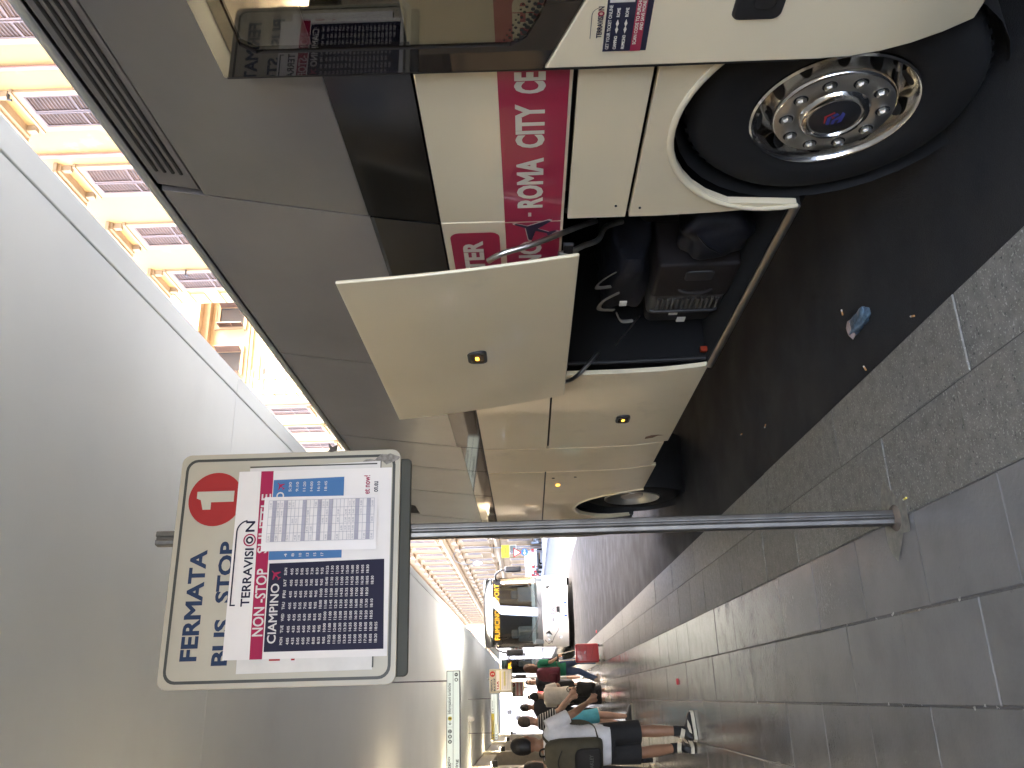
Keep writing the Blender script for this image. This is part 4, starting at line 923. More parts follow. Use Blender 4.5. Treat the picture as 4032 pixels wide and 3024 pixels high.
        flat('brand_line', [rect(-.38, .1, .86, .88), rect(-.42, -.3, .72, .78)], MATS['grey_letter'], t, (0, fz(.86), 0), XE, ZE)
        for k in range(6):
            MB().box(-.7+k*.012, -.69+k*.012, -.0, .01, 1.15, 1.151)
    return t
c2_ = other_coach((2.95, 31, ROAD), 'white coach facing the stop with an amber destination display')
c3_ = other_coach((2.55, 49.5, ROAD), 'dark-fronted coach waiting behind the white one', False, 'ROMA', mat('teal_coach_paint', (.05, .1, .11), .3, coat=1))
# ================================================================== hanging signs, second and third stops
lbx = mat('lightbox_face', (.66, .70, .66), .4, var=.02, emit=(.85, .95, .85), es=.015)
gfr = mat('grey_frame', (.12, .12, .14), .5)
inf = empty('hanging_sign', (-.6, 20, 3.2)); tag(inf, 'long pale hanging sign for tourist information with a yellow i', 'sign')
MB().box(-2.3, .62, 20.0, 20.12, 3.18, 3.49).build('frame', gfr, inf, bevel=.01)
flat('face', [rect(-2.28, .6, 3.345, 3.475), rect(-2.28, .6, 3.2, 3.335)], lbx, inf, (0, 19.996, 0), XE, ZE)
for xx in (-2.0, .4): MB().tube([(xx, 20.06, 3.49), (xx, 20.06, HS)], .015, 8).build('hanger', gfr, inf)
io = (0, 19.993, 0)
lettering('sign_text', [('Informazioni turistiche', (-.30, .35, 3.39, 3.465), .02), ('Parcheggio', (-1.9, -1.17, 3.39, 3.465), .02), ('Shopping', (-1.75, -1.23, 3.215, 3.30), .02)], mat('charcoal_print', (.08, .08, .08), .5, var=0), inf, io, XE, ZE)
lettering('sign_text', [('Tourist info', (-.30, -.09, 3.352, 3.382), 0), ('Parking', (-1.5, -1.3, 3.352, 3.382), 0)], mat('grey_print', (.3, .3, .3), .5, var=0), inf, io, XE, ZE)
flat('icon', [circ(x_, 3.41, .042) for x_ in (-.66, -.765, -.87)]+[circ(x_, 3.268, .04) for x_ in (.53, .42)]+[[(-.53, 3.41), (-.50, 3.445), (-.49, 3.435), (-.505, 3.417), (-.455, 3.417), (-.455, 3.403), (-.505, 3.403), (-.49, 3.385), (-.50, 3.375)], rect(-.572, -.568, 3.35, 3.47)], MATS['charcoal_print'], inf, io, XE, ZE)
tag(flat('icon_detail', [rect(-.69, -.63, 3.405, 3.415), rect(-.785, -.745, 3.395, 3.425), rect(-.89, -.85, 3.40, 3.42), rect(.525, .535, 3.245, 3.29), rect(.40, .44, 3.25, 3.285)], lbx, inf, (0, 19.990, 0), XE, ZE), kind='stuff')
flat('info_disc', [circ(-.395, 3.41, .045)], mat('yellow_print', (.8, .66, .08), .5, var=0), inf, io, XE, ZE); lettering('info_letter', [('i', (-.403, -.387, 3.385, 3.435), .03)], MATS['charcoal_print'], inf, (0, 19.990, 0), XE, ZE)
in2 = empty('hanging_sign', (-.8, 45, 3.3)); tag(in2, 'distant hanging sign with a yellow strip over a white one', 'sign')
MB().box(-1.92, .23, 44.9, 45.0, 3.27, 3.6).build('frame', gfr, in2, bevel=.01)
flat('face', [rect(-.7, .21, 3.445, 3.58), rect(-1.9, .21, 3.29, 3.435)], lbx, in2, (0, 44.896, 0), XE, ZE); flat('yellow_face', [rect(-1.9, -.71, 3.445, 3.58)], MATS['yellow_print'], in2, (0, 44.896, 0), XE, ZE)
flat('icon', [circ(-1.82, 3.51, .04), circ(-1.7, 3.51, .04), circ(-1.82, 3.36, .04), circ(-1.7, 3.36, .04), circ(-.62, 3.51, .035), circ(-.5, 3.51, .035), rect(-1.6, -1.0, 3.49, 3.53), rect(-1.6, -1.2, 3.35, 3.38), rect(-.4, -.1, 3.5, 3.53)], MATS['grey_print'], in2, (0, 44.893, 0), XE, ZE)
for xx in (-1.6, 0): MB().tube([(xx, 44.95, 3.6), (xx, 44.95, HS)], .015, 8).build('hanger', gfr, in2)
def stop_sign(x0, x1, z0, z1, y, num, label, extra):
    t = empty('bus_stop_sign', ((x0+x1)/2, y, 0)); tag(t, label, 'sign')
    MB().prism(rrect(x0, x1, z0, z1, .04), 'Y', y, y+.02).build('board', encream, t, bevel=.003)
    MB().tube([(x0+.6*(x1-x0), y+.06, 0), (x0+.6*(x1-x0), y+.06, z1+.06)], .035, 10).build('pole', polem, t)
    W = x1-x0; Hh = z1-z0; oo = (0, y-.004, 0); f = lambda a, b, c, d: (x0+W*a, x0+W*b, z0+Hh*c, z0+Hh*d)
    lettering('headline', [('FERMATA', f(.08, .58, .86, .94), .03), ('BUS STOP', f(.08, .62, .74, .82), .03)], bl_, t, oo, XE, ZE)
    flat('number_disc', [circ(x0+W*.8, z0+Hh*.86, W*.12)], rd_, t, oo, XE, ZE); lettering('number', [(num, f(.755, .845, .79, .93), .06)], encream, t, (0, y-.006, 0), XE, ZE)
    flat('poster', [rect(*f(.1, .95, .05, .70))], pap, t, oo, XE, ZE)
    extra(t, f, y)
    return t
yel = mat('yellow_rows', (.6, .52, .15), .5, var=0)
def ex2(t, f, y):
    lettering('poster_text', [('T.A.M.', f(.14, .5, .58, .68), .05)], rd_, t, (0, y-.006, 0), XE, ZE)
    flat('poster_rows', [rect(*f(.12, .93, .5, .55)), rect(*f(.3, .9, .3, .38))], yel, t, (0, y-.006, 0), XE, ZE)
    flat('poster_rows', [rect(*f(.15, .9, .42-.07*k, .435-.07*k)) for k in range(5)], MATS['grey_ink'], t, (0, y-.007, 0), XE, ZE)
stop_sign(.2, 1.12, 2.32, 3.25, 36, '2', 'square bus stop sign numbered 2 with yellow printed rows', ex2)
def ex3(t, f, y): flat('poster_rows', [rect(*f(.1, .95, .45, .62)), rect(*f(.1, .95, .15, .3))], mat('pink_rows', (.6, .25, .25), .5, var=0), t, (0, y-.006, 0), XE, ZE)
stop_sign(.05, .92, 1.98, 2.72, 54, '3', 'bus stop sign with red bands past stop number 2', ex3)
# ================================================================== across the road: signs, lamp, parked vehicles
sg = empty('road_sign', (12.0, 74, .1)); tag(sg, 'give way triangle above a round blue arrow sign on one post', 'sign')
MB().tube([(12.0, 74.06, .1), (12.0, 74.06, 2.95)], .035, 8).build('post', gfr, sg)
tri = lambda s, cz: [(12.0-s, cz+s*.58), (12.0+s, cz+s*.58), (12.0, cz-s*1.15)]
flat('triangle', [tri(.44, 2.45)], rd_, sg, (0, 74, 0), XE, ZE); flat('triangle_centre', [tri(.29, 2.45)], whv, sg, (0, 73.99, 0), XE, ZE)
MB().prism(circ(12.0, 1.72, .3), 'Y', 73.99, 74.01).build('disc', mat('sign_blue', (.02, .13, .55), .4, var=0), sg)
flat('arrow', [[(11.78, 1.72), (11.96, 1.88), (11.96, 1.77), (12.22, 1.77), (12.22, 1.67), (11.96, 1.67), (11.96, 1.56)]], whv, sg, (0, 73.98, 0), XE, ZE)
sg2 = empty('notice_board', (12.3, 74.5, .1)); tag(sg2, 'bright yellow traffic notice board above the parked vehicles', 'sign')
MB().prism(rrect(11.65, 12.75, 3.1, 3.75, .05), 'Y', 74.5, 74.52).build('board', mat('bright_yellow', (.8, .75, .02), .4, var=0), sg2)
MB().tube([(12.2, 74.56, .1), (12.2, 74.56, 3.7)], .035, 8).build('post', gfr, sg2)
flat('lines', [rect(11.75, 12.6, 3.58, 3.66), rect(11.95, 12.6, 3.38, 3.46), rect(11.75, 12.6, 3.2, 3.24)], inkb, sg2, (0, 74.49, 0), XE, ZE)
sg3 = empty('notice_board', (12.5, 75, .1)); tag(sg3, 'small dark street notice with white rim beside the yellow board', 'sign')
MB().box(12.1, 12.85, 75, 75.02, 2.45, 3.05).build('board', whv, sg3); flat('face', [rect(12.15, 12.8, 2.5, 3.0)], mat('grey_green', (.12, .15, .15), .5), sg3, (0, 74.99, 0), XE, ZE)
MB().tube([(12.5, 75.06, .1), (12.5, 75.06, 3.0)], .03, 8).build('post', gfr, sg3)
lp = empty('street_lamp', (13.5, 80, .1)); tag(lp, 'old iron street lamp with a scrolled crook and hanging lantern', 'street lamp')
iron = mat('grey_iron', (.16, .15, .14), .6, metal=.3, var=.1)
MB().tube([(13.5, 80, .1), (13.5, 80, 1.2), (13.5, 80, 1.25), (13.5, 80, 7.2)], [.12, .11, .06, .045], 10).build('post', iron, lp)
cr = [(13.5, 80, 7.2)]+[(13.5-.75+.75*math.cos(R(a)), 80, 7.2+1.3*math.sin(R(a))) for a in range(15, 181, 15)]+[(12.0, 80, 6.9), (12.15, 80, 6.65), (12.35, 80, 6.7), (12.4, 80, 6.9), (12.28, 80, 7.0)]
MB().tube(smooth_path(cr, 3), .035, 8).build('crook', iron, lp)
MB().lathe([(.03, .9), (.1, .85), (.22, .6), (.24, .5), (.16, .12), (.1, .05), (.02, 0)], (12.1, 80, 5.75), 'Z', 12).build('lantern', mat('lantern_glass', (.7, .7, .66), .3), lp)
def car(loc, rz, body_c, label, name='parked_car'):
    t = empty(name, loc, rz, True); tag(t, label, 'car')
    body_m = mat('car_paint_'+label.split()[0], body_c, .3, coat=1, var=.02)
    sec = lambda pr, w0: [[(x_*w0, y_, z_) for x_ in (-1, 1)] for y_, z_ in pr]
    b = MB(); pr = [(-2.2, .35), (-2.25, .75), (-2.1, 1.0), (-1.9, 1.05), (1.2, 1.02), (2.1, .9), (2.25, .6), (2.2, .35)]
    b.prism(pr, 'X', -.9, .9); b.build('body', body_m, t, bevel=.08, seg=3)
    b = MB(); pr = [(-2.0, 1.0), (-1.75, 1.5), (-1.5, 1.62), (.1, 1.62), (.95, 1.02)]; b.prism(pr, 'X', -.78, .78); b.build('cabin', body_m, t, bevel=.07, seg=3)
    b = MB(); b.add([(-.66, -1.985, 1.1), (.66, -1.985, 1.1), (.6, -1.80, 1.48), (-.6, -1.80, 1.48)], [(0, 1, 2, 3)]); b.build('rear_window', dglass, t)
    for s in (-1, 1):
        b = MB(); b.add([(s*.785, -1.6, 1.1), (s*.785, .6, 1.1), (s*.785, .15, 1.5), (s*.785, -1.4, 1.5)], [(0, 1, 2, 3)]); b.build('side_window', dglass, t)
        MB().box(s*.62, s*.88, -2.275, -2.2, .75, 1.02).build('tail_light', mat('tail_red', (.5, .02, .02), .25, var=0), t, bevel=.01)
        for yy in (-1.35, 1.4):
            b = MB(); b.lathe([(.001, -.02), (.2, -.02), (.21, -.03), (.33, -.02), (.335, .0), (.335, .18)], (s*.92 if s < 0 else s*.92-.16, yy, .335), 'X', 20); b.build('wheel', tyre_m, t)
    MB().box(-.26, .26, -2.29, -2.26, .6, .72).build('number_plate', whv, t); MB().box(-.88, .88, -2.29, -2.2, .3, .5).build('bumper', blkp, t, bevel=.03)
    return t
car((12.4, 80.5, ROAD+.15), R(-8), (.78, .78, .76), 'white hatchback parked below the yellow notice board')
car((12.9, 91, ROAD+.15), R(-4), (.75, .76, .78), 'silver-white car parked beyond the white hatchback')
car((12.6, 104, ROAD+.15), R(-4), (.12, .12, .13), 'black car parked far along the palazzo')
def scooter(loc, rz, c, label):
    t = empty('motor_scooter', loc, rz, True); tag(t, label, 'scooter')
    m = mat('scooter_'+label.split()[0], c, .35, coat=.7, var=.05)
    for yy in (-.62, .62):
        b = MB(); b.lathe([(.1, -.03), (.2, -.05), (.25, 0), (.2, .05), (.1, .03)], (0, yy, .25), 'X', 20); b.build('wheel', tyre_m, t)
    b = MB(); b.tube(smooth_path([(0, -.75, .62), (0, -.4, .6), (0, -.05, .4), (0, .3, .38), (0, .45, .75), (0, .5, .95)]), [(.13, .12)]*31, 10); b.build('body', m, t)
    b = MB(); softbox(b, -.14, .14, -.75, -.05, .68, .8, .04); b.build('seat', blk, t)
    MB().tube([(-.33, .4, 1.05), (0, .48, 1.02), (.33, .4, 1.05)], .018, 8).build('handlebar', blkp, t)
    b = MB(); b.add([(-.22, .52, .95), (.22, .52, .95), (.18, .4, 1.4), (-.18, .4, 1.4)], [(0, 1, 2, 3)]); b.build('windshield', glass('shield', (.7, .75, .78)), t)
    MB().tube([(0, .62, .25), (0, .5, .9)], .03, 8).build('fork', blkp, t)
    MB().box(-.06, .06, -.86, -.8, .55, .63).build('tail_light', MATS['tail_red'], t)
    return t
scooter((13.3, 75.8, ROAD+.15), R(10), (.1, .12, .14), 'dark scooter with clear screen parked beside the white hatchback')
scooter((11.6, 79, ROAD+.15), R(-20), (.55, .5, .45), 'pale scooter parked across the kerb')
scooter((11.4, 84, ROAD+.15), R(15), (.35, .03, .03), 'red scooter parked behind the pale one')
# ================================================================== people
def remesh(b, name, m, parent, vox=.012, sm=2):
    me = b.mesh(name+'_raw', m); o = bpy.data.objects.new('tmp', me); col.objects.link(o)
    r_ = o.modifiers.new('r', 'REMESH'); r_.mode = 'VOXEL'; r_.voxel_size = vox; r_.use_smooth_shade = True
    if sm: s_ = o.modifiers.new('s', 'SMOOTH'); s_.iterations = sm; s_.factor = .5
    dg = bpy.context.evaluated_depsgraph_get(); dg.update(); nm = bpy.data.meshes.new_from_object(o.evaluated_get(dg))
    bpy.data.objects.remove(o); bpy.data.meshes.remove(me); nm.name = name
    nm.materials.clear(); nm.materials.append(m)
    for p in nm.polygons: p.material_index = 0; p.use_smooth = True
    return link(name, nm, parent)
def ring_(cx, cy, z, a, b, n=20, p=2.3):
    out = []
    for k in range(n):
        t = 2*math.pi*k/n; c_, s_ = math.cos(t), math.sin(t)
        out.append((cx+a*math.copysign(abs(c_)**(2/p), c_), cy+b*math.copysign(abs(s_)**(2/p), s_), z))
    return out
SK = {'tan': (.30, .16, .095), 'fair': (.45, .27, .19), 'dark': (.20, .105, .065)}
def lerp(a, b, t): return tuple(x_+(y_-x_)*t for x_, y_ in zip(a, b))
TOR = [(.84, .15, .1, 0), (.92, .165, .112, -.01), (1.0, .155, .105, 0), (1.1, .14, .098, .005), (1.22, .152, .106, .005), (1.33, .168, .11, 0), (1.40, .17, .098, -.005), (1.445, .12, .075, -.01), (1.47, .065, .06, -.01)]
def person(loc, face, H, label, skin, hair, top, bottom, legs=None, arms=None, female=False, long_hair=0, bottom_len='shorts', sleeve='short', shoe=(.03, .03, .03), sole=(.6, .58, .5), top_m=None, hem=.80, loose=.02,
           head_turn=0, sunglasses=False, sock=None, bottom_m=None, vox=.012, lean=0):
    t = empty('person', loc, -R(face), True); tag(t, label, 'person')
    S = H/1.75; sk = mat('skin_'+skin, SK[skin], .5, var=.08, vs=12); hm = mat('hair_%d' % int(hair[0]*1000), hair, .55, var=.3, vs=30, bump=.6, bs=160)
    P = lambda p: Vector((p[0]*S, p[1]*S, p[2]*S)); hs = .94 if female else 1
    legs = legs or {'R': ((.09, 0, .92), (.095, .02, .5), (.1, -.02, .09), 0), 'L': ((-.09, 0, .92), (-.095, .02, .5), (-.1, -.02, .09), 0)}
    arms = arms or {'R': ((.185, -.01, 1.40), (.235, -.04, 1.12), (.24, .05, .87)), 'L': ((-.185, -.01, 1.40), (-.235, -.04, 1.12), (-.24, .05, .87))}
    if female: arms = {k: tuple((p[0]*.94, p[1], p[2]) for p in v) for k, v in arms.items()}
    b = MB()
    b.loft([[P(p) for p in ring_(0, y_+lean*(z-.9), z, a*hs, d)] for z, a, d, y_ in TOR])
    hz = lean*.6
    b.tube([P((0, hz-.012, 1.43)), P((0, hz+.0, 1.52))], .056*S, 12)
    ct, st = math.cos(R(-head_turn)), math.sin(R(-head_turn))
    HT = lambda x_, y_, z_: P((x_*ct-y_*st, hz+.012+x_*st+y_*ct, z_))
    rings = []
    for z, a, d, y_ in ((1.50, .04, .045, .03), (1.525, .055, .068, .022), (1.56, .066, .083, .012), (1.60, .072, .09, .005), (1.65, .076, .096, -.004), (1.69, .073, .092, -.01), (1.725, .055, .07, -.012), (1.747, .02, .028, -.012)):
        rings.append([HT(p[0], p[1], p[2]) for p in ring_(0, y_, z, a, d, 18, 2.1)])
    b.loft(rings)
    b.loft([[HT(.011*w_*math.cos(a), yy+.008*math.sin(a)*w_, zz) for a in [k*1.047 for k in range(6)]] for zz, yy, w_ in ((1.635, .088, .7), (1.61, .1, 1.0), (1.59, .108, 1.3), (1.582, .096, 1.0))])
    for s in (-1, 1):
        b.loft([[HT(s*xx, -.005+r_*math.cos(a)*.6, 1.615+r_*math.sin(a)) for a in [k*.785 for k in range(8)]] for xx, r_ in ((.068, .022), (.084, .03), (.088, .024))])
    for k, (sh, el, wr) in arms.items():
        sh, el, wr = P(sh), P(el), P(wr); d = (wr-el).normalized()
        b.tube([sh, sh.lerp(el, .35), sh.lerp(el, .8), el, el.lerp(wr, .3), el.lerp(wr, .8), wr], [.05*S, .047*S, .04*S, .038*S, .037*S, .027*S, .024*S], 10)
        # hand: palm, four fingers of unequal length, thumb
        side = 1 if k == 'R' else -1
        n1 = d.cross(Vector((0, 1, 0.01))).normalized(); n2 = d.cross(n1).normalized(); pl = wr+d*.085*S
        b.tube([wr-d*.01, wr+d*.03*S, wr+d*.07*S, pl], [(.02*S, .024*S), (.02*S, .038*S), (.019*S, .042*S), (.014*S, .038*S)], 8)
        for q, ln in enumerate((.062, .074, .07, .052)):
            off = n2*(.03-.02*q)*S if True else 0; f0 = pl-d*.012+off; kn = f0+d*ln*.55*S+n1*.012*S*side; tp = kn+d*ln*.35*S+n1*.03*S*side
            b.tube([f0, kn, tp], [.0095*S, .009*S, .0075*S], 6)
        th0 = wr+d*.03*S+n2*.03*S; b.tube([th0, th0+d*.035*S+n2*.025*S, th0+d*.07*S+n2*.022*S+n1*.01*side], [.012*S, .011*S, .009*S], 6)
    for k, (hp, kn, an, tr) in legs.items():
        hp, kn, an = P(hp), P(kn), P(an)
        b.tube([hp+Vector((0, 0, .03)), hp.lerp(kn, .3), hp.lerp(kn, .75), kn, kn.lerp(an, .28), kn.lerp(an, .7), an, an-Vector((0, 0, .03))], [.088*S, .082*S, .062*S, .053*S, .056*S, .042*S, .034*S, .035*S], 12)
    remesh(b, 'body', sk, t, vox)
    # hair
    hb = MB(); rings = []
    for z, a, d, y_ in ((1.575, .05, .05, -.062), (1.6, .068, .062, -.052), (1.64, .082, .085, -.028), (1.68, .084, .098, -.018), (1.72, .074, .086, -.016), (1.752, .05, .058, -.016), (1.77, .015, .02, -.016)):
        rings.append([HT(p[0], p[1], p[2]) for p in ring_(0, y_, z, a, d, 18, 2.1)])
    hb.loft(rings)
    if long_hair:
        rings = []
        for k in range(6):
            u = k/5; z = 1.7-long_hair*u; rings.append([HT(p[0], p[1], p[2]) for p in ring_(0, -.055-.03*u, z, .08+.02*math.sin(3*u), .05-.01*u, 16)])
        hb.loft(rings)
    remesh(hb, 'hair', hm, t, .009, 1)
    # shirt
    tm = top_m or mat('cloth_'+label.split()[0]+str(int(top[1]*100)), top, .85, var=.1, vs=14, bump=.35, bs=25)
    sb = MB(); rr = [(hem, .16, .115, 0)]+[q for q in TOR if q[0] > hem+.05]
    rr = rr[:-1]+[(1.455, .10, .075, -.01)]
    sb.loft([[P(p) for p in ring_(0, y_+lean*(z-.9), z, a*hs+loose, d+loose)] for z, a, d, y_ in rr])
    for k, (sh, el, wr) in arms.items():
        sh, el, wr = P(sh), P(el), P(wr)
        if sleeve == 'short': sb.tube([sh+(sh-el).normalized()*-.0, sh.lerp(el, .4), sh.lerp(el, .82)], [.068*S, .068*S, .066*S], 12)
        else: sb.tube([sh, el, el.lerp(wr, .8)], [.066*S, .056*S, .046*S], 12)
    remesh(sb, 'shirt', tm, t, vox, 1)
    bm_ = bottom_m or mat('lower_'+label.split()[0]+str(int(bottom[2]*1000)), bottom, .85, var=.15, vs=10, bump=.4, bs=18)
    pb_ = MB()
    pb_.loft([[P(p) for p in ring_(0, y_+lean*(z-.9)*.5, z, a*hs, d)] for z, a, d, y_ in ((.78, .155, .115, 0), (.86, .172, .125, -.005), (.95, .172, .124, -.005), (1.02, .162, .112, 0))])
    for k, (hp, kn, an, tr) in legs.items():
        hp, kn, an = P(hp), P(kn), P(an)
        if bottom_len == 'shorts': pb_.tube([hp+Vector((0, 0, .02)), hp.lerp(kn, .5), hp.lerp(kn, .93)], [.105*S, .108*S, .106*S], 14)
        elif bottom_len == 'skirt': pass
        else: pb_.tube([hp+Vector((0, 0, .02)), hp.lerp(kn, .5), kn, kn.lerp(an, .5), an+Vector((0, 0, -.02))], [.102*S, .092*S, .074*S, .068*S, .066*S], 14)
    if bottom_len == 'skirt':
        pb_.loft([[P(p) for p in ring_(0, 0, z, a, d)] for z, a, d in ((.2, .2, .17), (.5, .19, .16), (.8, .17, .13))])
    remesh(pb_, 'trousers' if bottom_len == 'long' else bottom_len, bm_, t, vox, 1)
    shm = mat('shoe_%d%d' % (int(shoe[0]*100), int(shoe[2]*100)), shoe, .5, var=.1); slm_ = mat('sole_%d' % int(sole[0]*100), sole, .6, var=.08)
    for k, (hp, kn, an, tr) in legs.items():
        an = P(an); ca, sa = math.cos(R(-tr)), math.sin(R(-tr))
        F = lambda x_, y_, z_: Vector((an.x+(x_*ca-y_*sa)*S, an.y+(x_*sa+y_*ca)*S, an.z+(z_-.09)*S))
        fb_ = MB(); rings = []
        for y_, w_, h in ((-.085, .03, .06), (-.06, .038, .1), (-.02, .042, .115), (.03, .043, .1), (.08, .046, .07), (.13, .046, .055), (.165, .035, .04), (.178, .015, .03)):
            rings.append([F(w_*math.cos(a), y_, .022+(h*.5 if True else 0)+h*.5*math.sin(a)) for a in [q*.5236 for q in range(12)]])
        fb_.loft(rings); so_ = fb_.build('shoe', shm, t)
        fb_ = MB(); rings = []
        for y_, w_ in ((-.095, .03), (-.07, .042), (-.02, .046), (.05, .047), (.11, .05), (.155, .044), (.18, .028), (.188, .012)):
            rings.append([F(x_, y_, z_) for x_, z_ in ((-w_, .004), (w_, .004), (w_, .034), (-w_, .034))])
        fb_.loft(rings, 0, False); fb_.build('sole', slm_, so_)
        if sock:
            kk = P(kn); MB().tube([an+Vector((0, 0, .0)), an.lerp(kk, .3)], [.04*S, .047*S], 12).build('sock', mat('sock', sock, .9), t)
            fb_ = MB(); fb_.tube([F(0, -.03, .115), F(0, -.02, .15)], [.046*S, .05*S], 12); fb_.build('shoe_collar', slm_, so_)
            for sgn_ in (-1, 1):
                q = MB(); q.add([F(sgn_*.0475, -.05, .05), F(sgn_*.0475, .03, .055), F(sgn_*.0465, .09, .075), F(sgn_*.047, .02, .085), F(sgn_*.0475, -.03, .075)], [(0, 1, 2, 3, 4)]); q.build('shoe_panel', slm_, so_)
    if sunglasses:
        gb = MB()
        for s in (-1, 1): gb.loft([[HT(s*.034+.026*r_*math.cos(a), yy, 1.625+.02*r_*math.sin(a)) for a in [q*.524 for q in range(12)]] for yy, r_ in ((.088, 1), (.098, .9))])
        gb.tube([HT(-.012, .097, 1.628), HT(.012, .097, 1.628)], .004, 6); gb.tube([HT(-.06, .09, 1.628), HT(-.078, .0, 1.63)], .004, 6); gb.tube([HT(.06, .09, 1.628), HT(.078, .0, 1.63)], .004, 6)
        gb.build('sunglasses', blkp, t)
    else:
        for s in (-1, 1):
            MB().lathe([(.001, .004), (.007, .003), (.011, 0), (.011, -.006)], HT(s*.032, .083, 1.628), 'Y', 10).build('eye', mat('eye_dark', (.06, .05, .045), .3, var=0), t)
    mb_ = MB(); mb_.tube([HT(-.024, .082, 1.555), HT(0, .092, 1.553), HT(.024, .082, 1.555)], [.004, .007, .004], 8); mb_.build('mouth', mat('lip', (.3, .12, .1), .5, var=0), t)
    return t, P
def stripes(name, a, bcol, scale):
    m = mat(name, a, .85, var=0); N = m.node_tree.nodes; L = m.node_tree.links; b = N['Principled BSDF']
    g = N.new('ShaderNodeNewGeometry'); sp = N.new('ShaderNodeSeparateXYZ'); L.new(g.outputs['Position'], sp.inputs[0])
    mm = N.new('ShaderNodeMath'); mm.operation = 'MULTIPLY'; mm.inputs[1].default_value = scale; L.new(sp.outputs[2], mm.inputs[0])
    fr_ = N.new('ShaderNodeMath'); fr_.operation = 'FRACT'; L.new(mm.outputs[0], fr_.inputs[0]); gt = N.new('ShaderNodeMath'); gt.operation = 'GREATER_THAN'; gt.inputs[1].default_value = .68; L.new(fr_.outputs[0], gt.inputs[0])
    mx = N.new('ShaderNodeMix'); mx.data_type = 'RGBA'; L.new(gt.outputs[0], mx.inputs[0]); mx.inputs[6].default_value = (*a, 1); mx.inputs[7].default_value = (*bcol, 1); L.new(mx.outputs[2], b.inputs['Base Color']); return m
dots_m = mat('speckled_black_cloth', (.02, .02, .021), .85, var=.2, speck=((.35, .34, .32), .66), ss=60)
# man with the backpack
LG = {'R': ((.09, 0, .92), (.10, .03, .5), (.11, -.0, .09), 38), 'L': ((-.09, 0, .92), (-.10, .0, .5), (-.11, .1, .10), -8)}
man, Pm = person((-.44, 8.85, 0), 28, 1.79, 'person in white T-shirt and black shorts, seen from behind, wearing an olive backpack', 'tan', (.012, .011, .011), (.70, .69, .70), (.015, .015, .016),
    legs=LG, arms={'R': ((.19, -.01, 1.42), (.27, .08, 1.16), (.26, .3, 1.0)), 'L': ((-.19, -.01, 1.42), (-.26, -.02, 1.14), (-.25, .12, .9))}, shoe=(.02, .02, .02), sole=(.62, .58, .46), sock=(.02, .02, .02), hem=.82, loose=.032, head_turn=-12, vox=.01)
bp = empty('backpack', (-.44, 8.85, 1.0), -R(28), True); tag(bp, 'olive backpack with a black lower pocket on the white T-shirt', 'backpack')
olv = mat('olive_canvas', (.075, .066, .042), .85, var=.15, vs=14, bump=.4, bs=120); blc = mat('black_canvas', (.022, .021, .02), .85, var=.15, vs=14, bump=.4, bs=120)
def bag(parent, z0, z1, w_, d_, y0, m, name='pack', top=.75):
    b = MB(); rings = []; H_ = z1-z0
    for u, sw, sd in ((0, .78, .6), (.03, .93, .85), (.1, 1, 1), (.5, 1, 1), (.75, .96, .92), (.9, .84, .75), (.97, .62, .55), (1, .4, .35)):
        rings.append(ring_(0, y0-d_*.5*sd+.0, z0+H_*u, w_*.5*sw, d_*.5*sd, 20, 3.2))
    b.loft(rings); return b.build(name, m, parent)
bag(bp, -.07, .48, .36, .17, -.13, olv)
bag(bp, -.045, .2, .29, .06, -.285, blc, 'pocket')
lettering('logo_patch', [('OAKLEY', (-.07, .1, .03, .065), .02)], mat('grey_patch', (.10, .1, .095), .7), bp, (0, -.3475, 0), XE, ZE)
MB().tube(smooth_path([(-.12, -.303, .32), (0, -.31, .36), (.12, -.303, .32)]), .006, 6).build('zip', blc, bp)
for s in (-1, 1):
    MB().tube(smooth_path([(s*.1, -.14, .44), (s*.12, -.06, .49), (s*.13, .05, .46), (s*.14, .13, .33), (s*.165, .12, .12), (s*.18, .0, .0), (s*.15, -.14, -.03)]), (.028, .007), 8).build('strap', olv, bp)
MB().tube(smooth_path([(-.04, -.12, .46), (-.03, -.14, .52), (.03, -.14, .52), (.04, -.12, .46)]), .008, 8).build('handle', blc, bp)
# striped shirt, turquoise shorts
person((-.36, 14.1, 0), 78, 1.8, 'person in black and white striped T-shirt and turquoise shorts', 'fair', (.06, .045, .035), (.03, .03, .03), (.10, .42, .52),
    legs={'R': ((.09, 0, .92), (.09, .06, .5), (.1, .02, .09), 0), 'L': ((-.09, 0, .92), (-.09, .02, .5), (-.1, -.08, .09), 0)},
    arms={'R': ((.19, 0, 1.40), (.22, .12, 1.13), (.2, .34, .95)), 'L': ((-.19, 0, 1.40), (-.22, .14, 1.15), (-.2, .36, .92))}, top_m=stripes('striped_cloth', (.02, .02, .022), (.6, .58, .54), 26), shoe=(.05, .05, .05), sole=(.3, .28, .22), head_turn=-60)
MBag = empty('shoulder_bag', (-.36, 14.1, 1.0), -R(78), True); tag(MBag, 'black shoulder bag hanging on the striped shirt', 'bag')
bag(MBag, -.25, -.02, .28, .1, -.12, blc); MB().tube(smooth_path([(-.1, -.14, -.05), (-.1, -.13, .2), (.02, -.06, .47), (.12, .1, .3), (.16, .12, .05)]), (.02, .005), 8).build('strap', blc, MBag)
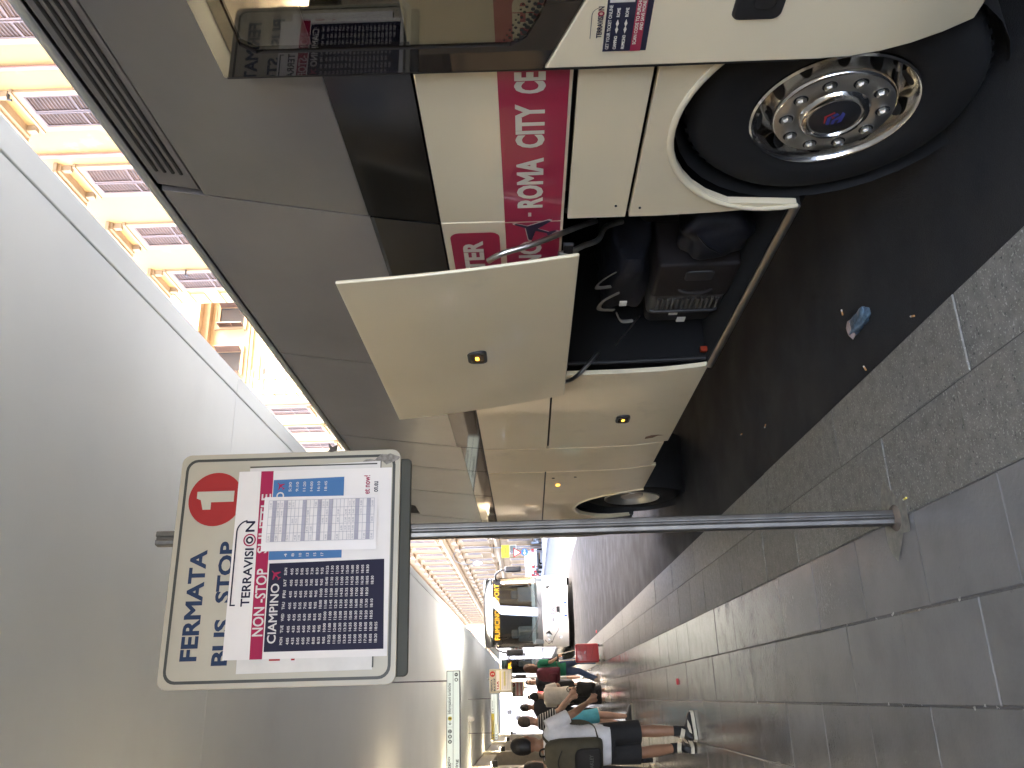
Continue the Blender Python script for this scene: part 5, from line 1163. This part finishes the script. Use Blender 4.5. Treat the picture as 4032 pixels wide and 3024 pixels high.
# woman in white blouse, speckled skirt
person((.02, 17.8, 0), 15, 1.6, 'person in loose white blouse and long black speckled skirt with white trainers', 'fair', (.015, .013, .013), (.62, .58, .50), (.02, .02, .02), female=True, bottom_len='skirt', bottom_m=dots_m, hem=.9, loose=.045, shoe=(.62, .6, .57), sole=(.7, .68, .64), long_hair=.1,
    arms={'R': ((.18, 0, 1.40), (.22, .1, 1.14), (.15, .3, 1.12)), 'L': ((-.18, 0, 1.40), (-.22, .1, 1.14), (-.15, .3, 1.12))})
sb_ = empty('shopping_bag', (.12, 17.3, .3)); tag(sb_, 'crumpled black shopping bag beside the speckled skirt', 'bag')
lumpy('bag_body', (.13, 17.35, .52), (.13, .1, .17), blc, sb_, 12, .25)
MB().tube(smooth_path([(.06, 17.35, .66), (.09, 17.37, .86), (.17, 17.37, .86), (.2, 17.35, .66)]), .008, 6).build('handle', blc, sb_)
# woman with sunglasses facing the camera
person((.42, 26.0, 0), 184, 1.72, 'person in black printed T-shirt and sunglasses facing the stop', 'fair', (.05, .03, .022), (.018, .018, .018), (.45, .43, .4), female=True, long_hair=.28, sunglasses=True, bottom_len='shorts', shoe=(.6, .58, .56), sole=(.68, .66, .62),
    arms={'R': ((.185, 0, 1.40), (.24, .02, 1.13), (.12, .2, 1.0)), 'L': ((-.185, 0, 1.40), (-.24, .0, 1.12), (-.2, .16, .92))})
tb = empty('travel_bag', (.3, 25.6, .35)); tag(tb, 'large black travel bag carried in front of the printed T-shirt', 'bag')
lumpy('bag_body', (.31, 25.62, .66), (.17, .13, .33), blc, tb, 21, .12); MB().tube(smooth_path([(.2, 25.62, .9), (.12, 25.7, 1.25), (.2, 25.85, 1.46), (.3, 25.72, 1.2), (.38, 25.62, .92)]), (.02, .006), 8).build('strap', blc, tb)
# woman in green with maroon backpack and red case
GP = (.6, 19.75, 0); GF = 40
person(GP, GF, 1.72, 'person in green T-shirt and jeans with a maroon backpack, pulling a red suitcase', 'fair', (.10, .045, .025), (.03, .24, .13), (.06, .10, .19), female=True, long_hair=.26, bottom_len='long', shoe=(.4, .36, .3), sole=(.5, .47, .42),
    legs={'R': ((.085, 0, .92), (.09, .12, .52), (.09, .1, .09), 5), 'L': ((-.085, 0, .92), (-.085, -.02, .5), (-.09, -.3, .15), -5)},
    arms={'R': ((.18, 0, 1.40), (.27, -.1, 1.14), (.27, .06, .98)), 'L': ((-.18, 0, 1.40), (-.22, .06, 1.13), (-.2, .22, .95))}, lean=.05)
b2 = empty('backpack', (GP[0], GP[1], .98), -R(GF), True); tag(b2, 'maroon backpack on the green T-shirt', 'backpack')
mar = mat('maroon_nylon', (.12, .018, .035), .7, var=.15, vs=14, bump=.3, bs=90)
bag(b2, -.06, .46, .33, .2, -.11, mar); bag(b2, .0, .2, .26, .05, -.3, mar, 'pocket')
for s in (-1, 1): MB().tube(smooth_path([(s*.09, -.12, .42), (s*.11, -.04, .475), (s*.12, .1, .4), (s*.14, .13, .25), (s*.165, .1, .05), (s*.15, -.12, 0)]), (.024, .006), 8).build('strap', mar, b2)
rc = empty('suitcase', (.86, 18.95, 0)); tag(rc, 'red hard-shell suitcase on wheels pulled by its handle', 'suitcase')
redm = mat('red_shell', (.42, .025, .035), .32, var=.06, vs=6, coat=.5)
softbox(MB(), .67, 1.06, 18.83, 19.07, .1, .6, .035).build('shell', redm, rc)
for pts in ([(.69, 18.826, .28), (1.04, 18.826, .2)], [(.69, 18.826, .36), (1.04, 18.826, .37)], [(.69, 18.826, .44), (1.04, 18.826, .54)]): MB().tube(pts, .005, 6).build('ridge', mat('dark_red', (.24, .015, .02), .4), rc)
MB().box(.85, .9, 18.818, 18.828, .395, .407).build('badge', chrome, rc)
for xx in (.75, .95): MB().tube([(xx, 19.08, .55), (xx-.03 if xx < .8 else xx-.09, 19.1, .97)], .008, 8).build('handle_tube', chrome, rc)
MB().tube([(.70, 19.1, .975), (.88, 19.1, .975)], .014, 8).build('handle_grip', blkp, rc)
for xx in (.71, 1.02):
    for yy in (18.87, 19.03): MB().lathe([(.001, -.02), (.03, -.02), (.042, -.01), (.042, .01), (.03, .02), (.001, .02)], (xx, yy, .045), 'X', 14).build('wheel', mat('grey_wheel', (.35, .35, .34), .4), rc)
    MB().box(xx-.02, xx+.02, 18.85, 19.05, .07, .105).build('wheel_bracket', blkp, rc)
# others further along
person((-.22, 21.0, 0), 10, 1.84, 'tall person in dark clothes walking under the canopy past the speckled skirt', 'tan', (.02, .016, .013), (.03, .03, .035), (.03, .03, .035), bottom_len='long', vox=.016)
person((.02, 30.5, 0), 170, 1.7, 'person in red top standing near stop number 2', 'fair', (.03, .022, .018), (.4, .05, .05), (.05, .06, .09), female=True, bottom_len='long', vox=.016)
person((-.35, 33, 0), 0, 1.72, 'person in grey top walking away beyond stop number 2', 'fair', (.03, .02, .015), (.35, .35, .38), (.06, .07, .1), bottom_len='long', vox=.016)
person((-.86, 12.0, 0), 20, 1.7, 'person in dark top half hidden beyond the olive backpack', 'fair', (.03, .02, .016), (.035, .03, .03), (.05, .05, .06), female=True, long_hair=.2, bottom_len='long', vox=.014)
